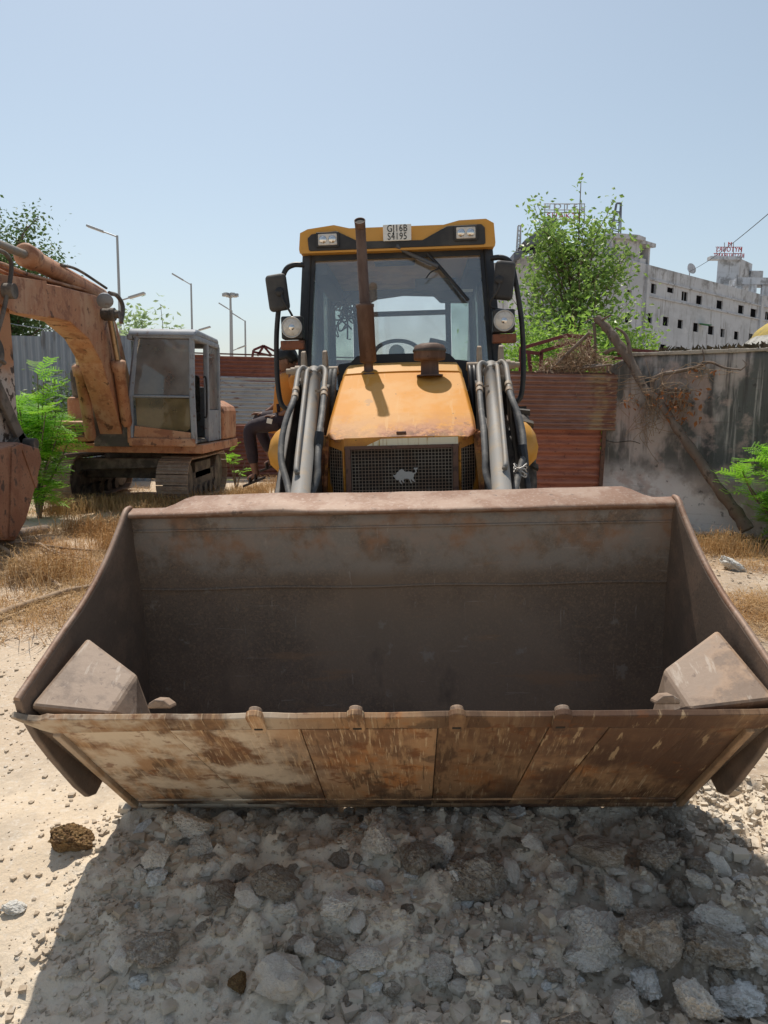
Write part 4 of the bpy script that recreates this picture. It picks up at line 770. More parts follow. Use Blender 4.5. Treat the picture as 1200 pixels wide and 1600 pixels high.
# undercarriage
p = MB(); p.lathe([(.55, .62), (.60, .66), (.60, .80), (.50, .84)], (-3.9, 11.95, 0), (0, 0, 1), 28); p.box((-3.9, 11.95, .52), (1.9, 1.0, .26)); exob('turntable', p, M['exdark'], None, .01)
p = MB(); p.prism([(-5.05, .30), (-4.75, .32), (-4.55, .55), (-3.3, .60), (-3.3, .74), (-4.6, .72), (-4.85, .62), (-5.05, .48)], 'y', 11.0, 11.12); exob('cross_beam', p, M['exdark'], None, .01)
def track(cx):
    y0, y1, zt, zb = 10.95, 12.95, .74, .06; r = (zt - zb) / 2; zc = (zt+zb)/2; per = 2*(y1-y0) + 2*math.pi*r; N_ = 38
    fr = MB(); fr.prism([(y0-.05, zc-.16), (y0+.2, zc+.10), (y1-.2, zc+.10), (y1+.05, zc-.16)], 'x', cx-.13, cx+.13)
    for yy in (y0, y1): fr.lathe([(.12, -.16), (r-.05, -.15), (r-.04, 0), (r-.05, .15), (.12, .16)], (cx, yy, zc), (1, 0, 0), 24)
    for k in range(5): fr.lathe([(.10, -.17), (.10, .17)], (cx, y0+.32+k*.34, zb+.13), (1, 0, 0), 14)
    TF = exob('track_frame', fr, M['exdark'], None, .006)
    sh_ = MB(); sh_.box((0, 0, 0), (.46, per/N_-.012, .022)); sh_.box((0, -.03, .014), (.46, .012, .03)); sh_.box((0, .03, .012), (.46, .010, .02)); sm = sh_.mesh('track_shoe'); sm.materials.append(M['shoe'])
    for k in range(N_):
        s_ = per*k/N_; Ls = y1-y0
        if s_ < Ls: pos = (y0+s_, zt); th = 0
        elif s_ < Ls+math.pi*r: a_ = (s_-Ls)/r; pos = (y1+r*math.sin(a_), zc+r*math.cos(a_)); th = -a_
        elif s_ < 2*Ls+math.pi*r: pos = (y1-(s_-Ls-math.pi*r), zb); th = math.pi
        else: a_ = (s_-2*Ls-math.pi*r)/r; pos = (y0-r*math.sin(a_), zc-r*math.cos(a_)); th = math.pi-a_
        o = bpy.data.objects.new('track_shoe', sm); S.collection.objects.link(o); o.parent = TF
        sag = -.012*math.sin(math.pi*s_/Ls) if s_ < Ls else 0
        o.location = Vector((cx, pos[0], pos[1]+sag)) - EO; o.rotation_euler = (th, 0, 0)
track(-3.08); track(-4.78)
# ================================================================== FENCES AND WALL
M['gi'] = material('grey zinc sheet', (0.27, 0.31, 0.36), [((3, 3, .6), .45, .62, (.22, .25, .29), .7), ((9, 9, 1.2), .56, .68, (.36, .38, .40), .5), ((6, 6, 1), .5, .64, (.13, .12, .12), .7, ('z', 2.35, 2.75, .6))], rough=.55, metal=.3)
M['redsheet'] = material('red brown rusty sheet', (.22, .082, .058), [(3, .45, .62, (.29, .125, .09), .7), ((4, 4, 20), .55, .66, (.13, .056, .045), .7), (16, .62, .7, (.28, .17, .12), .5)], rough=.7, rnd=True)
M['palesheet'] = material('pale zinc sheet with rust runs', (.44, .45, .46), [((2.5, 2.5, 14), .57, .64, (.20, .085, .05), .9), (3, .5, .65, (.36, .37, .39), .7)], rough=.5, metal=.25, rnd=True)
M['maroonsheet'] = material('dusty maroon sheet', (.30, .155, .115), [(2.5, .42, .6, (.37, .22, .175), .7), ((5, 5, 30), .55, .68, (.15, .08, .066), .6), (5, .40, .55, (.46, .33, .20), .8, ('x', 2.62, 2.85, .3))], rough=.65, metal=.1)
M['rustsheet'] = material('bright rusted sheet', (.44, .175, .11), [((3, 3, 12), .46, .62, (.32, .12, .08), .8), ((8, 8, 40), .55, .68, (.46, .23, .165), .6), (20, .62, .7, (.10, .04, .03), .7)], rough=.75)
def corr(origin, along, length, height, pitch, amp, horiz=True, lean=0.0, seg=8, square=0.0, wav=.012, seed=0):
    """corrugated sheet: origin bottom-left, along a unit vector; corrugations run horizontally (horiz) or upright"""
    a = Vector(along).normalized(); nrm = Vector((a.y, -a.x, 0)); up = Vector((0, 0, 1)); b = MB()
    L, H = (height, length) if horiz else (length, height); n = int(L / pitch * seg); k_ = 14
    for i in range(n + 1):
        t = i / n * L; w_ = math.sin(2*math.pi*t/pitch); w_ = math.copysign(abs(w_)**(1-square), w_)
        for k in range(k_ + 1):
            q = k / k_ * H; u, v = (q, t) if horiz else (t, q)
            o = amp*w_ + wav*4*f1(u*.9+seed*7., v*.9, 2, 61) + lean*v
            b.v.append(tuple(Vector(origin) + a*u + up*v + nrm*o))
    for i in range(n):
        for k in range(k_):
            b.f.append((i*(k_+1)+k, i*(k_+1)+k+1, (i+1)*(k_+1)+k+1, (i+1)*(k_+1)+k)); b.sm.append(True)
    return b
def fence_thing(name, label, cat, group=None): return thing(name, label, cat, (0, 0, 0), group=group)
# far left: upright grey sheets
fg = fence_thing('grey_sheet_fence', 'tall grey upright corrugated sheet fence behind the excavator boom', 'fence')
dF = Vector((1, .10, 0)).normalized()
for k in range(6):
    o = Vector((-10.6, 14.2, -.1)) + dF * (.98*k) + Vector((0, -.03*(k % 2), 0)); z0 = .05*((k*5) % 3)
    s_ = ob('fence_sheet', corr(o + Vector((0, 0, -.2+z0)), dF, 1.03, 3.12, .13, .018, False, seed=k), M['gi'], fg, fix=False)
p = MB()
for z in (1.0, 2.5): p.beam(Vector((-10.6, 14.34, z)), Vector((-10.6, 14.34, z)) + dF*5.9, .05, .05)
for k in range(4): p.box(Vector((-10.5, 14.38, 1.4)) + dF*1.9*k, (.07, .07, 2.9))
ob('fence_frame', p, M['rustbar'], fg)
# far: rusty horizontal sheets behind the excavator cab and the man
fr_ = fence_thing('rusty_sheet_fence', 'patched fence of red and pale corrugated sheets behind the man', 'fence')
dR = Vector((1, .16, 0)).normalized(); o0 = Vector((-5.15, 15.9, 0))
for k, (u, L) in enumerate(((0, 1.6), (1.35, 2.15), (3.45, 2.2), (5.55, 2.1), (7.6, 2.2), (9.7, 2.2))):
    top = [2.62, 2.60, 2.58, 2.55, 2.55, 2.5][k]; base = o0 + dR*u
    ob('fence_sheet', corr(base + Vector((0, 0, top-.55)), dR, L, .55, .085, .016, seed=k), M['redsheet'], fr_, fix=False)
    ob('fence_sheet', corr(base + Vector((0, -.03, top-1.45)), dR, L, 1.02, .088, .016, seed=k+9), M['palesheet'] if k in (1, 3) else M['redsheet'], fr_, fix=False)
    ob('fence_sheet', corr(base + Vector((0, .02, -.15)), dR, L, top-1.30, .088, .016, seed=k+19), M['redsheet'], fr_, fix=False)
p = MB()
for u in (0, 1.8, 3.5, 5.6, 7.6, 9.6): p.box(o0 + dR*u + Vector((0, .10, 1.2)), (.06, .06, 2.7))
p.beam(o0 + Vector((0, .06, 2.66)), o0 + dR*11 + Vector((0, .06, 2.60)), .03, .03)
ob('fence_frame', p, M['rustbar'], fr_)
tw_ = MB(); a = o0 + dR*3.52 + Vector((0, -.06, 0))
for z in np.arange(1.3, 2.7, .07): tw_.box(a + Vector((random.uniform(-.03, .05), 0, z)), (random.uniform(.05, .13), .02, .06))
ob('torn_sheet_strip', tw_, M['rustsheet'], fr_)
# right: two wide rusted sheets joined to the wall
fm = fence_thing('rusted_sheet_fence', 'maroon and red rusted corrugated sheets between loader and concrete wall', 'fence')
dM = Vector((1, .03, 0)).normalized()
ob('fence_sheet', corr(Vector((-.6, 9.80, 1.27)), dM, 3.68, .735, .0615, .017, True, lean=-.02, seed=3), M['maroonsheet'], fm, fix=False)
ob('fence_sheet', corr(Vector((-.8, 9.86, -.1)), dM, 3.72, 1.42, .105, .021, True, square=.45, seed=5), M['rustsheet'], fm, fix=False)
p = MB(); q = Vector((2.915, 9.92, 0)); p.beam(q + Vector((0, 0, -.1)), q + Vector((.02, .0, 1.30)), .035, .05); p.beam(Vector((-.6, 9.87, 2.015)), Vector((3.06, 9.99, 2.01)), .05, .045)
for x in (-.5, 1.3): p.box((x, 10.0, .95), (.06, .06, 2.1))
ob('fence_frame', p, M['rustbar'], fm)
# concrete wall
M['wall'] = material('black streaked plaster', (.50, .44, .40), [
    ((1.1, 1.1, .7), .40, .60, (.50, .455, .43), .8), ((1.5, 1.5, .8), .40, .54, (.09, .098, .092), .90, ('z', .50, .95, .6)), ((7, 7, .5), .50, .66, (.075, .070, .066), .80, ('z', .7, 1.2, .5)),
    ((16, 16, .8), .56, .68, (.54, .50, .46), .55), (1.8, .40, .52, (.76, .74, .72), .94, ('z', .95, .45, .5)), (2.6, .56, .64, (.13, .14, .15), .7, ('z', .8, .3, .4)),
    (2.2, .52, .62, (.50, .38, .33), .7), (9, .62, .70, (.05, .046, .042), .6), ((1, 1, 26), .60, .68, (.13, .11, .095), .35)], rough=.92, spec=.15, bump=[(9, .35, .02), (60, .35, .004)])
M['cap'] = material('bare mortar', (.44, .39, .32), [(14, .5, .65, (.26, .22, .18), .7)], rough=.95, bump=[(30, .5, .01)])
WA, WB = Vector((2.98, 10.08, 0)), Vector((8.2, 5.85, 0)); dW = (WB-WA).normalized(); nW = Vector((dW.y, -dW.x, 0))
wt_ = thing('concrete_wall', 'old plastered wall black with streaks beside the rusted sheets', 'wall')
b = MB(); N_ = 90; H = 2.25
for side in (0, 1):
    for k in range(N_+1):
        u = k/N_*(WB-WA).length
        for j in range(25):
            z = -.3 + (H+.3)*j/24
            zz = z - (.16*max(0, 1-u/.30) if j == 24 else 0) + (.018*float(fbm(np.array([u*6]), np.array([3.1]), 3, 71)[0])*2 if j == 24 else 0)
            off = .10*side*-1 + (0.022*float(fbm(np.array([u*1.6]), np.array([z*1.6]), 4, 72)[0])*2 if side == 0 else 0)
            b.v.append(tuple(WA + dW*u + nW*(off + .05) + Vector((0, 0, zz))))
m_ = 25
for side in (0, 1):
    for k in range(N_):
        for j in range(24):
            i = side*(N_+1)*m_ + k*m_ + j; b.f.append((i, i+m_, i+m_+1, i+1)); b.sm.append(True)
o_ = (N_+1)*m_
for k in range(N_): i = k*m_+24; b.f.append((i, i+m_, o_+i+m_, o_+i)); b.sm.append(False)
for j in range(24): b.f.append((j, j+1, o_+j+1, o_+j)); b.sm.append(False)
ob('plaster_face', b, M['wall'], wt_, fix=True)
b = MB()
for k in range(60):
    u = .35 + k/60*6.2; b.box(WA + dW*u + Vector((0, 0, H+.012)), (.125, .15 + random.uniform(0, .03), .035 + random.uniform(0, .02)), Matrix.Rotation(math.atan2(dW.y, dW.x) + random.uniform(-.08, .08), 3, 'Z'))
ob('mortar_cap', b, M['cap'], wt_, .008)
M['weed'] = material('dry dark weed', (.075, .060, .036), [(8, .5, .6, (.16, .11, .06), .8)], rough=.9)
b = MB()
for k in range(260):
    u = random.uniform(.7, 3.2); q = WA + dW*u + Vector((random.uniform(-.05, .05), random.uniform(-.05, .05), H+.03))
    b.add([q, q + Vector((random.uniform(-.05, .05), random.uniform(-.03, .03), random.uniform(.02, .09))), q + Vector((random.uniform(-.06, .06), 0, random.uniform(.0, .05)))], [(0, 1, 2)])
tag(ob('dry_moss', b, M['weed'], None, fix=False), 'tufts of dry weed growing along the top of the plastered wall', 'weeds', kind='stuff')
cr = MB()
for pts in ([(945, 688), (962, 691), (985, 689), (1000, 693)],):
    P = []
    for (x, y) in pts:
        r = ray(x, y); n_ = nW; t = (WA + nW*.068 - Vector((0, 0, CAMZ))).dot(n_)/r.dot(n_); P.append(Vector((0, 0, CAMZ)) + r*t)
    cr.tube(bez(P, 6), .0035, 4)
ob('crack', cr, M['core'], wt_)

# ================================================================== TREES AND BUSHES
M['bark'] = material('grey brown bark', (.155, .115, .085), [((9, 9, 2.5), .45, .62, (.24, .195, .155), .8), (22, .58, .68, (.06, .045, .035), .8)], rough=.9, bump=[((30, 30, 6), .6, .01)])
M['deadbark'] = material('dead grey bark', (.17, .125, .095), [((5, 5, 1.5), .45, .62, (.26, .21, .17), .8), (14, .56, .66, (.07, .05, .04), .8)], rough=.9, bump=[((26, 26, 6), .7, .012)])
M['leafbright'] = material('bright acacia leaf', (.30, .60, .045), [(3, .42, .62, (.20, .48, .04), .7), (9, .55, .68, (.42, .66, .08), .6)], rough=.5, trans=.55, rnd=True, tone=.35)
M['leaftree'] = material('pipal leaf', (.25, .40, .085), [(2.5, .42, .62, (.17, .31, .07), .8), (7, .55, .7, (.36, .46, .12), .6), (38, .52, .60, (.42, .50, .16), .5, None, 0), (30, .56, .62, (.10, .19, .05), .6, None, 0)], rough=.4, trans=.5, spec=.5)
M['leafdark'] = material('dark tree leaf', (.085, .155, .050), [(1.2, .42, .62, (.14, .21, .065), .8)], rough=.5, trans=.4)
M['leafpale'] = material('pale green leaf', (.36, .48, .25), [(2, .45, .6, (.44, .55, .33), .7)], rough=.5, trans=.5)
M['leafbush'] = material('light bush leaf', (.33, .52, .085), [(1.5, .42, .6, (.24, .42, .07), .8), (4, .55, .68, (.44, .58, .13), .7), (40, .54, .62, (.16, .29, .06), .6, None, 0)], rough=.5, trans=.55)
M['dryleaf'] = material('dry orange leaf', (.42, .17, .06), [(12, .45, .6, (.30, .12, .05), .7)], rough=.8, trans=.3)
M['straw'] = material('dry straw', (.50, .33, .155), [(.9, .42, .6, (.42, .23, .085), .8), (2.5, .5, .66, (.56, .42, .25), .7), (1.4, .6, .68, (.22, .15, .09), .7)], rough=.85, trans=.25)
M['twig'] = material('pale dry twig', (.36, .255, .165), [(16, .45, .62, (.25, .17, .11), .8)], rough=.85, bump=[((20, 20, 20), .4, .004)])
def leaf_quad(b, p, size, up=.3, width=.55, fold=True):
    d = Vector((random.gauss(0, 1), random.gauss(0, 1), random.gauss(0, .6) - up)).normalized(); s = d.cross(Vector((random.gauss(0, 1), random.gauss(0, 1), random.gauss(0, 1)))).normalized()
    L_ = size*random.uniform(.7, 1.25); w_ = L_*width*.5; n_ = d.cross(s)
    b.add([p, p + d*L_*.45 + s*w_ + n_*w_*.3, p + d*L_, p + d*L_*.45 - s*w_ + n_*w_*.3], [(0, 1, 2), (0, 2, 3)])
def branch_tree(base, tips, r0, trunkmat, name, parent, nseg=6, wob=.06):
    b = MB(); ends = []; R0 = r0
    for ti, (tip, st) in enumerate(tips):
        r0 = R0 if ti == 0 else R0*.42
        st = Vector(st); tip = Vector(tip); n_ = nseg; P = []
        for k in range(n_+1):
            t = k/n_; P.append(st.lerp(tip, t) + Vector((random.gauss(0, wob), random.gauss(0, wob), 0))*math.sin(math.pi*t))
        b.tube(bez(P, 3), [max(.004, r0*(1-.85*k/(len(bez(P, 3))-1))) for k in range(len(bez(P, 3)))], 7); ends.append(P)
    return ob(name, b, trunkmat, parent), ends
# bipinnate fronds, three meshes shared by all fronds of a kind
def frond_mesh(L_, pairs, seed, droop=.35):
    rr = random.Random(seed); b = MB(); P = []
    for k in range(8):
        t = k/7; P.append(Vector((L_*t, 0, L_*(.28*t - droop*t*t))))
    b.tube(P, [.0035*(1-.6*k/7) for k in range(8)], 3)
    for k in range(pairs):
        t = (k+.8)/(pairs+.3); i = min(6, int(t*7)); p = P[i].lerp(P[i+1], t*7-i)
        for sd in (-1, 1):
            l = L_*(.40 - .14*abs(t-.45))*rr.uniform(.85, 1.1); dx = .42 + rr.uniform(-.08, .1); e = p + Vector((l*dx, sd*l*.9, l*rr.uniform(-.22, .10)))
            # pinna: a row of short leaflets either side, as a saw-edged strip
            n_ = 7; d = (e-p); s_ = Vector((0, 0, 1)).cross(d).normalized()*l*.125
            for q in range(n_):
                a = p + d*((q+.1)/n_); c = p + d*((q+.75)/n_); m2 = p + d*((q+1.0)/n_)
                b.add([a, c + s_ + Vector((0, 0, -.003)), m2], [(0, 1, 2)]); b.add([a, m2, c - s_ + Vector((0, 0, -.003))], [(0, 1, 2)])
    return b.mesh('frond')
FR = {}
for k in range(4): FR[k] = frond_mesh(.27, 8, k, .30 + .12*k)
def feather_bush(name, label, base, H_, Rr, nstem, nfr, group=None, mat=None, scl=1.0, grp=None):
    t = thing(name, label, 'bush', base, group=group); sts = MB(); stems = []
    for k in range(nstem):
        an = 2*math.pi*k/nstem + random.uniform(-.4, .4); ro = Rr*random.uniform(.25, .9); hh = H_*random.uniform(.72, 1.0)*(1.05-.4*ro/Rr)
        P = [Vector((0, 0, -.05)), Vector((ro*.25*math.cos(an), ro*.25*math.sin(an), hh*.35)), Vector((ro*.7*math.cos(an+.2), ro*.7*math.sin(an+.2), hh*.7)), Vector((ro*math.cos(an+.3), ro*math.sin(an+.3), hh))]
        Q = bez(P, 5); sts.tube(Q, [.016*(1-.8*i/(len(Q)-1))+.002 for i in range(len(Q))], 6); stems.append(Q)
    ob('stem', sts, M['bark'], t)
    for m_ in FR.values():
        if not m_.materials: m_.materials.append(M['leafbright'])
    for k in range(nfr):
        Q = random.choice(stems); u = random.uniform(.10, 1.0)**.75; i = min(len(Q)-2, int(u*(len(Q)-1))); p = Q[i].lerp(Q[i+1], u*(len(Q)-1)-i)
        o = bpy.data.objects.new('frond', FR[random.randrange(4)]); S.collection.objects.link(o); o.parent = t; o.location = p
        o.rotation_euler = (random.gauss(0, .25), random.gauss(-.1, .3) - .35*u, random.uniform(0, 6.283)); s_ = scl*random.uniform(.75, 1.25); o.scale = (s_, s_, s_)
    return t
feather_bush('feathery_bush', 'bright green feathery bush beside the rusty digging bucket', (-4.62, 9.75, gz(-4.62, 9.75)), 2.12, .50, 13, 290, scl=1.12)
feather_bush('feathery_bush', 'bright green feathery bush at the foot of the plastered wall', (4.60, 8.3, gz(4.60, 8.3)), 1.42, .78, 14, 299, scl=1.0)
# sprouts by the track and counterweight
feather_bush('sapling', 'small green sapling sprouting behind the excavator counterweight', (-2.72, 13.45, 0), 1.05, .22, 3, 16, scl=.8)
# slender tree behind the right fence
def leafy_tree(name, label, base, top, spread, nbr, nleaf, leafsize, lmat, prof, r0=.07, cat='tree', group=None, width=.55, clump=.14, bmat=None, up=.3):
    t = thing(name, label, cat, base, group=group); base = Vector(base); H_ = top
    tips = [((random.gauss(0, .08*spread), random.gauss(0, .08*spread), H_), (0, 0, -.1))]
    for k in range(nbr):
        z = H_*random.uniform(.12, .85); an = random.uniform(0, 6.283); r = spread*prof(z/H_)*random.uniform(.55, 1.0)
        zt = min(H_*.99, z + r*random.uniform(.15, .95)); zs = z*random.uniform(.6, .95); tips.append(((r*math.cos(an), r*math.sin(an), zt), (0, 0, zs)))
    tr, ends = branch_tree(base, tips, r0, bmat or M['bark'], 'trunk', t)
    b = MB(); cl = []
    for P in ends:
        for k in range(2, len(P)):
            cl.append((P[k], 1.0))
            if k < len(P)-1: cl.append((P[k].lerp(P[k+1], .5), 1.0))
    for k in range(nleaf):
        c, wgt = random.choice(cl); rr = prof(max(0, min(1, c.z/H_)))*spread*clump + .05
        leaf_quad(b, c + Vector((random.gauss(0, rr), random.gauss(0, rr), random.gauss(0, rr*.9))), leafsize, up, width)
    ob('crown', b, lmat, t, fix=False); return t
random.seed(21)
leafy_tree('young_tree', 'tall young tree with sparse green leaves rising behind the rusted sheets', (3.32, 13.6, 0), 5.55, 1.55, 90, 9500, .105, M['leaftree'], lambda t: 1.0 if t < .42 else max(.20, 1.0-(t-.42)*1.30), .045, clump=.13)
random.seed(22)
leafy_tree('green_bush', 'light green leafy bush spilling over behind the rusted sheets', (3.0, 12.4, 0), 2.75, 1.2, 60, 17000, .10, M['leafbush'], lambda t: 1.0, .03, 'bush', width=.4, clump=.2)
leafy_tree('green_bush', 'light green bush behind the red truss near the concrete building', (3.95, 13.0, 0), 3.0, .62, 40, 11000, .10, M['leafbush'], lambda t: 1.0, .03, 'bush', width=.4, clump=.2)
leafy_tree('green_bush', 'low light green bush just behind the loader cab', (2.2, 12.7, 0), 2.6, .7, 34, 7000, .10, M['leafbush'], lambda t: 1.0, .03, 'bush', width=.4, clump=.2)
random.seed(23)
leafy_tree('broad_tree', 'dark green broad tree behind the excavator boom at left', (-9.75, 18.2, 0), 5.9, 2.1, 120, 45000, .10, M['leafdark'], lambda t: .9 if t < .8 else .6, .14, clump=.15)
leafy_tree('pale_tree', 'pale green treetop showing above the excavator cab roof', (-6.6, 22.0, 0), 4.45, .95, 26, 3200, .20, M['leafpale'], lambda t: .3 + .7*(1-abs(t-.75)), .04, clump=.16, width=.45, up=0)
leafy_tree('pale_tree', 'small pale treetop left of the excavator cab roof', (-7.75, 22.5, 0), 4.15, .55, 16, 1500, .19, M['leafpale'], lambda t: .3 + .7*(1-abs(t-.75)), .03, clump=.16, width=.45, up=0)
leafy_tree('creeper_bush', 'dark creeper bush growing behind the raised excavator boom', (-5.7, 13.3, 0), 2.1, .5, 16, 2200, .09, M['leafdark'], lambda t: 1.0, .02, 'bush', clump=.22)
# dead leaning tree on the wall
DT = thing('dead_tree', 'bare dead tree leaning against the plastered wall with dry orange leaves', 'tree', (4.25, 8.72, 0))
DO = Vector((4.25, 8.72, 0))
def onw(px, py, off):
    r = ray(px, py); t = (WA + nW*off - Vector((0, 0, CAMZ))).dot(nW)/r.dot(nW); return Vector((0, 0, CAMZ)) + r*t - DO
b = MB(); P = [onw(1168, 828, .35), onw(1150, 800, .32), onw(1118, 757, .28), (onw(1085, 708, .25)), onw(1055, 665, .22), onw(1033, 630, .2)]
Q = bez(P, 5); b.tube(Q, [(.080 - .036*i/(len(Q)-1))*(1 + .10*math.sin(i*1.7) + .06*math.sin(i*4.1)) for i in range(len(Q))], 12)
P2 = [onw(1028, 622, .2), onw(1008, 607, .18), onw(985, 565, .14), onw(968, 540, .12), onw(950, 515, .12), onw(932, 497, .12)]
Q = bez(P2, 5); b.tube(Q, [(.036 + .026*math.sin(math.pi*min(1, i/(len(Q)-1)*1.1)*.8))*(1 + .12*math.sin(i*1.9) + .07*math.sin(i*4.3)) for i in range(len(Q))], 10)
ob('trunk', b, M['deadbark'], DT)
def limb(pts, r0, r1, off=.15, name='branch', n=7):
    Q = bez([onw(*p, off + (.0 if len(p) < 3 else 0)) if len(p) == 2 else onw(p[0], p[1], p[2]) for p in pts], 5); b = MB(); b.tube(Q, [r0 + (r1-r0)*i/(len(Q)-1) for i in range(len(Q))], n); return ob(name, b, M['deadbark'], DT)
limb([(1018, 620), (1020, 595), (1035, 585), (1062, 580), (1090, 573), (1110, 566), (1130, 574), (1158, 578)], .034, .010)
limb([(1095, 572), (1100, 560), (1097, 545)], .012, .006); limb([(1018, 622), (1045, 610), (1075, 610)], .026, .010)
limb([(985, 558), (982, 535), (975, 520), (962, 512)], .032, .014); limb([(1158, 578), (1166, 570), (1160, 562)], .008, .003)
limb([(928, 505), (930, 535), (928, 572)], .022, .016)
limb([(922, 520), (890, 550), (860, 580), (838, 605), (822, 618)], .026, .008, .5); limb([(940, 570), (905, 573), (860, 580)], .018, .012, .3)
limb([(955, 570), (900, 576), (830, 582)], .016, .010, .35); limb([(940, 500), (955, 492)], .018, .010)
limb([(945, 552), (960, 545), (975, 555)], .03, .02)
rnd_ = random.Random(5); b = MB(); lf = MB()
def spray(px, py, n, rx, ry, off=.2, leaves=0, ln=1.0):
    for k in range(n):
        a = onw(px + rnd_.gauss(0, rx*.4), py + rnd_.gauss(0, ry*.4), off); x2, y2 = px + rnd_.gauss(0, rx)*ln, py + rnd_.gauss(0, ry)*ln + ry*.5
        c = onw(x2, y2, off + rnd_.uniform(-.1, .12)); m2 = (a+c)/2 + Vector((rnd_.gauss(0, .05), rnd_.gauss(0, .04), rnd_.gauss(0, .05))); b.tube(bez([a, m2, c], 3), .0032, 3)
    for k in range(leaves):
        p = onw(px + rnd_.gauss(0, rx), py + abs(rnd_.gauss(0, ry)), off + rnd_.uniform(-.05, .1))
        random.seed(k + int(px)); leaf_quad(lf, p, .075, .9, .5)
spray(1018, 630, 46, 14, 22); spray(1048, 605, 24, 24, 16, leaves=34); spray(1065, 632, 26, 14, 20, leaves=32); spray(1095, 575, 18, 25, 10, leaves=10); spray(1035, 600, 10, 8, 20, leaves=6); spray(985, 620, 16, 12, 12, leaves=10); spray(1010, 660, 22, 16, 26)
spray(1068, 605, 10, 30, 10, leaves=16); spray(1060, 625, 10, 15, 10, leaves=22)
for k in range(14):   # dangling stems over the sheets
    x = rnd_.uniform(858, 905); y0 = rnd_.uniform(565, 580); l = rnd_.uniform(20, 95); P = [onw(x + 6*math.sin(q*2.1+k), y0 + l*q/4, .42) for q in range(5)]; b.tube(bez(P, 4), .0045, 4)
for k in range(20):
    xa, ya = rnd_.uniform(840, 1000), rnd_.uniform(585, 625); b.tube(bez([onw(xa, ya, .3), onw(xa+25, ya-6+rnd_.gauss(0, 4), .3), onw(xa+60, ya-14+rnd_.gauss(0, 7), .25)], 4), .003, 3)
ob('twig', b, M['twig'], DT, fix=False)['kind'] = 'stuff'
for k in range(22): random.seed(300+k); leaf_quad(lf, onw(833 + rnd_.gauss(0, 2.5), 608 + rnd_.uniform(-2, 14), .5), .07, 1.2, .5)
ob('dry_leaf', lf, M['dryleaf'], DT, fix=False)['kind'] = 'stuff'
# heap of dry creeper on top of the sheets
b = MB(); rnd_ = random.Random(9)
for k in range(900):
    x = rnd_.gauss(900, 26); yb = 578 - abs(rnd_.gauss(0, 1))*26*math.exp(-((x-905)/42)**2); Y = rnd_.uniform(9.9, 10.6)
    a = at(x, min(yb, 576), Y); c = a + Vector((rnd_.gauss(0, .09), rnd_.gauss(0, .09), rnd_.gauss(-.02, .07))); m2 = (a+c)/2 + Vector((0, 0, rnd_.gauss(0, .03)))
    b.tube([a, m2, c], .0045, 3, False)
    if k % 3 == 0: random.seed(k); leaf_quad(b, c, .07, .5, .5)
tag(ob('dry_creeper', b, M['twig'], None, fix=False), 'heap of dry creeper stems hanging over the top of the rusted sheets', 'dry creeper', kind='stuff')
# red steel trusses
M['redsteel'] = material('dark red painted steel', (.17, .042, .038), [(8, .5, .65, (.11, .035, .03), .7)], rough=.6)
def truss(label, segs, Y, th=.05):
    p0 = at(*segs[0][0], Y); root = thing('steel_truss', label, 'truss', (p0.x, p0.y, 0), group=None)
    for (a, c) in segs:
        b = MB(); dy = Vector((0, 0, 0)); A = at(*a, Y) - root.location; C = at(*c, Y) - root.location
        b.beam(A, C, th, th, (0, 1, 0)); ob('bar', b, M['redsteel'], root, .004)
    return root
truss('dark red roof truss of angle bars standing behind the rusted sheets', [((813, 582), (814, 545)), ((812, 545), (885, 524)), ((885, 524), (925, 528)), ((845, 582), (846, 548)), ((815, 549), (846, 553)), ((846, 549), (890, 536)), ((890, 536), (925, 545)), ((829, 580), (826, 552)), ((918, 578), (920, 528))], 10.9)
truss('flat dark red steel truss lying behind the wall end', [((960, 545), (1040, 551)), ((965, 552), (1036, 556)), ((985, 546), (983, 560)), ((1003, 547), (1000, 560)), ((1022, 548), (1018, 560)), ((960, 560), (1030, 560))], 11.4, .045)
truss('small red house shaped steel frame above the far fence', [((394, 560), (396, 547)), ((396, 547), (412, 540)), ((412, 540), (432, 550)), ((432, 550), (432, 560)), ((397, 550), (424, 556)), ((412, 541), (402, 556)), ((412, 541), (424, 555))], 17.6, .05)
# tarpaulin heap over the wall at right
M['tarpy'] = material('dusty yellow tarpaulin', (.46, .33, .065), [(5, .45, .6, (.36, .27, .08), .8), (20, .55, .68, (.24, .19, .09), .6)], rough=.8, bump=[(7, .6, .03), (30, .3, .01)])
M['tarpg'] = material('grey white torn tarpaulin', (.40, .385, .35), [(5, .45, .6, (.20, .19, .17), .8), ((2, 2, 14), .55, .65, (.52, .50, .46), .6), (16, .58, .66, (.09, .08, .07), .7)], rough=.85, bump=[((4, 4, 12), .8, .04)])
TH = thing('tarpaulin_heap', 'truck load under a yellow and grey tarpaulin behind the wall', 'tarpaulin', (6.3, 11.2, 0))
def mound(cx, cy, rx, ry, zt, zb, dz, seed, cut=1.0):
    b = MB(); n1, n2 = 14, 40
    for i in range(n1+1):
        t = i/n1
        for k in range(n2):
            a = 2*math.pi*k/n2; r = math.sin(t*math.pi/2); h = math.cos(t*math.pi/2)
            wob = 1 + .24*f1(math.cos(a)*1.5+seed, math.sin(a)*1.5+t*2, 3, 81)
            b.v.append((cx + rx*r*wob*math.cos(a), cy + ry*r*wob*math.sin(a), zb + (zt-zb)*h*cut**0 + dz*f1(math.cos(a)*r*3, math.sin(a)*r*3+seed, 3, 82)))
    for i in range(n1):
        for k in range(n2): b.f.append((i*n2+k, i*n2+(k+1) % n2, (i+1)*n2+(k+1) % n2, (i+1)*n2+k)); b.sm.append(True)
    return b
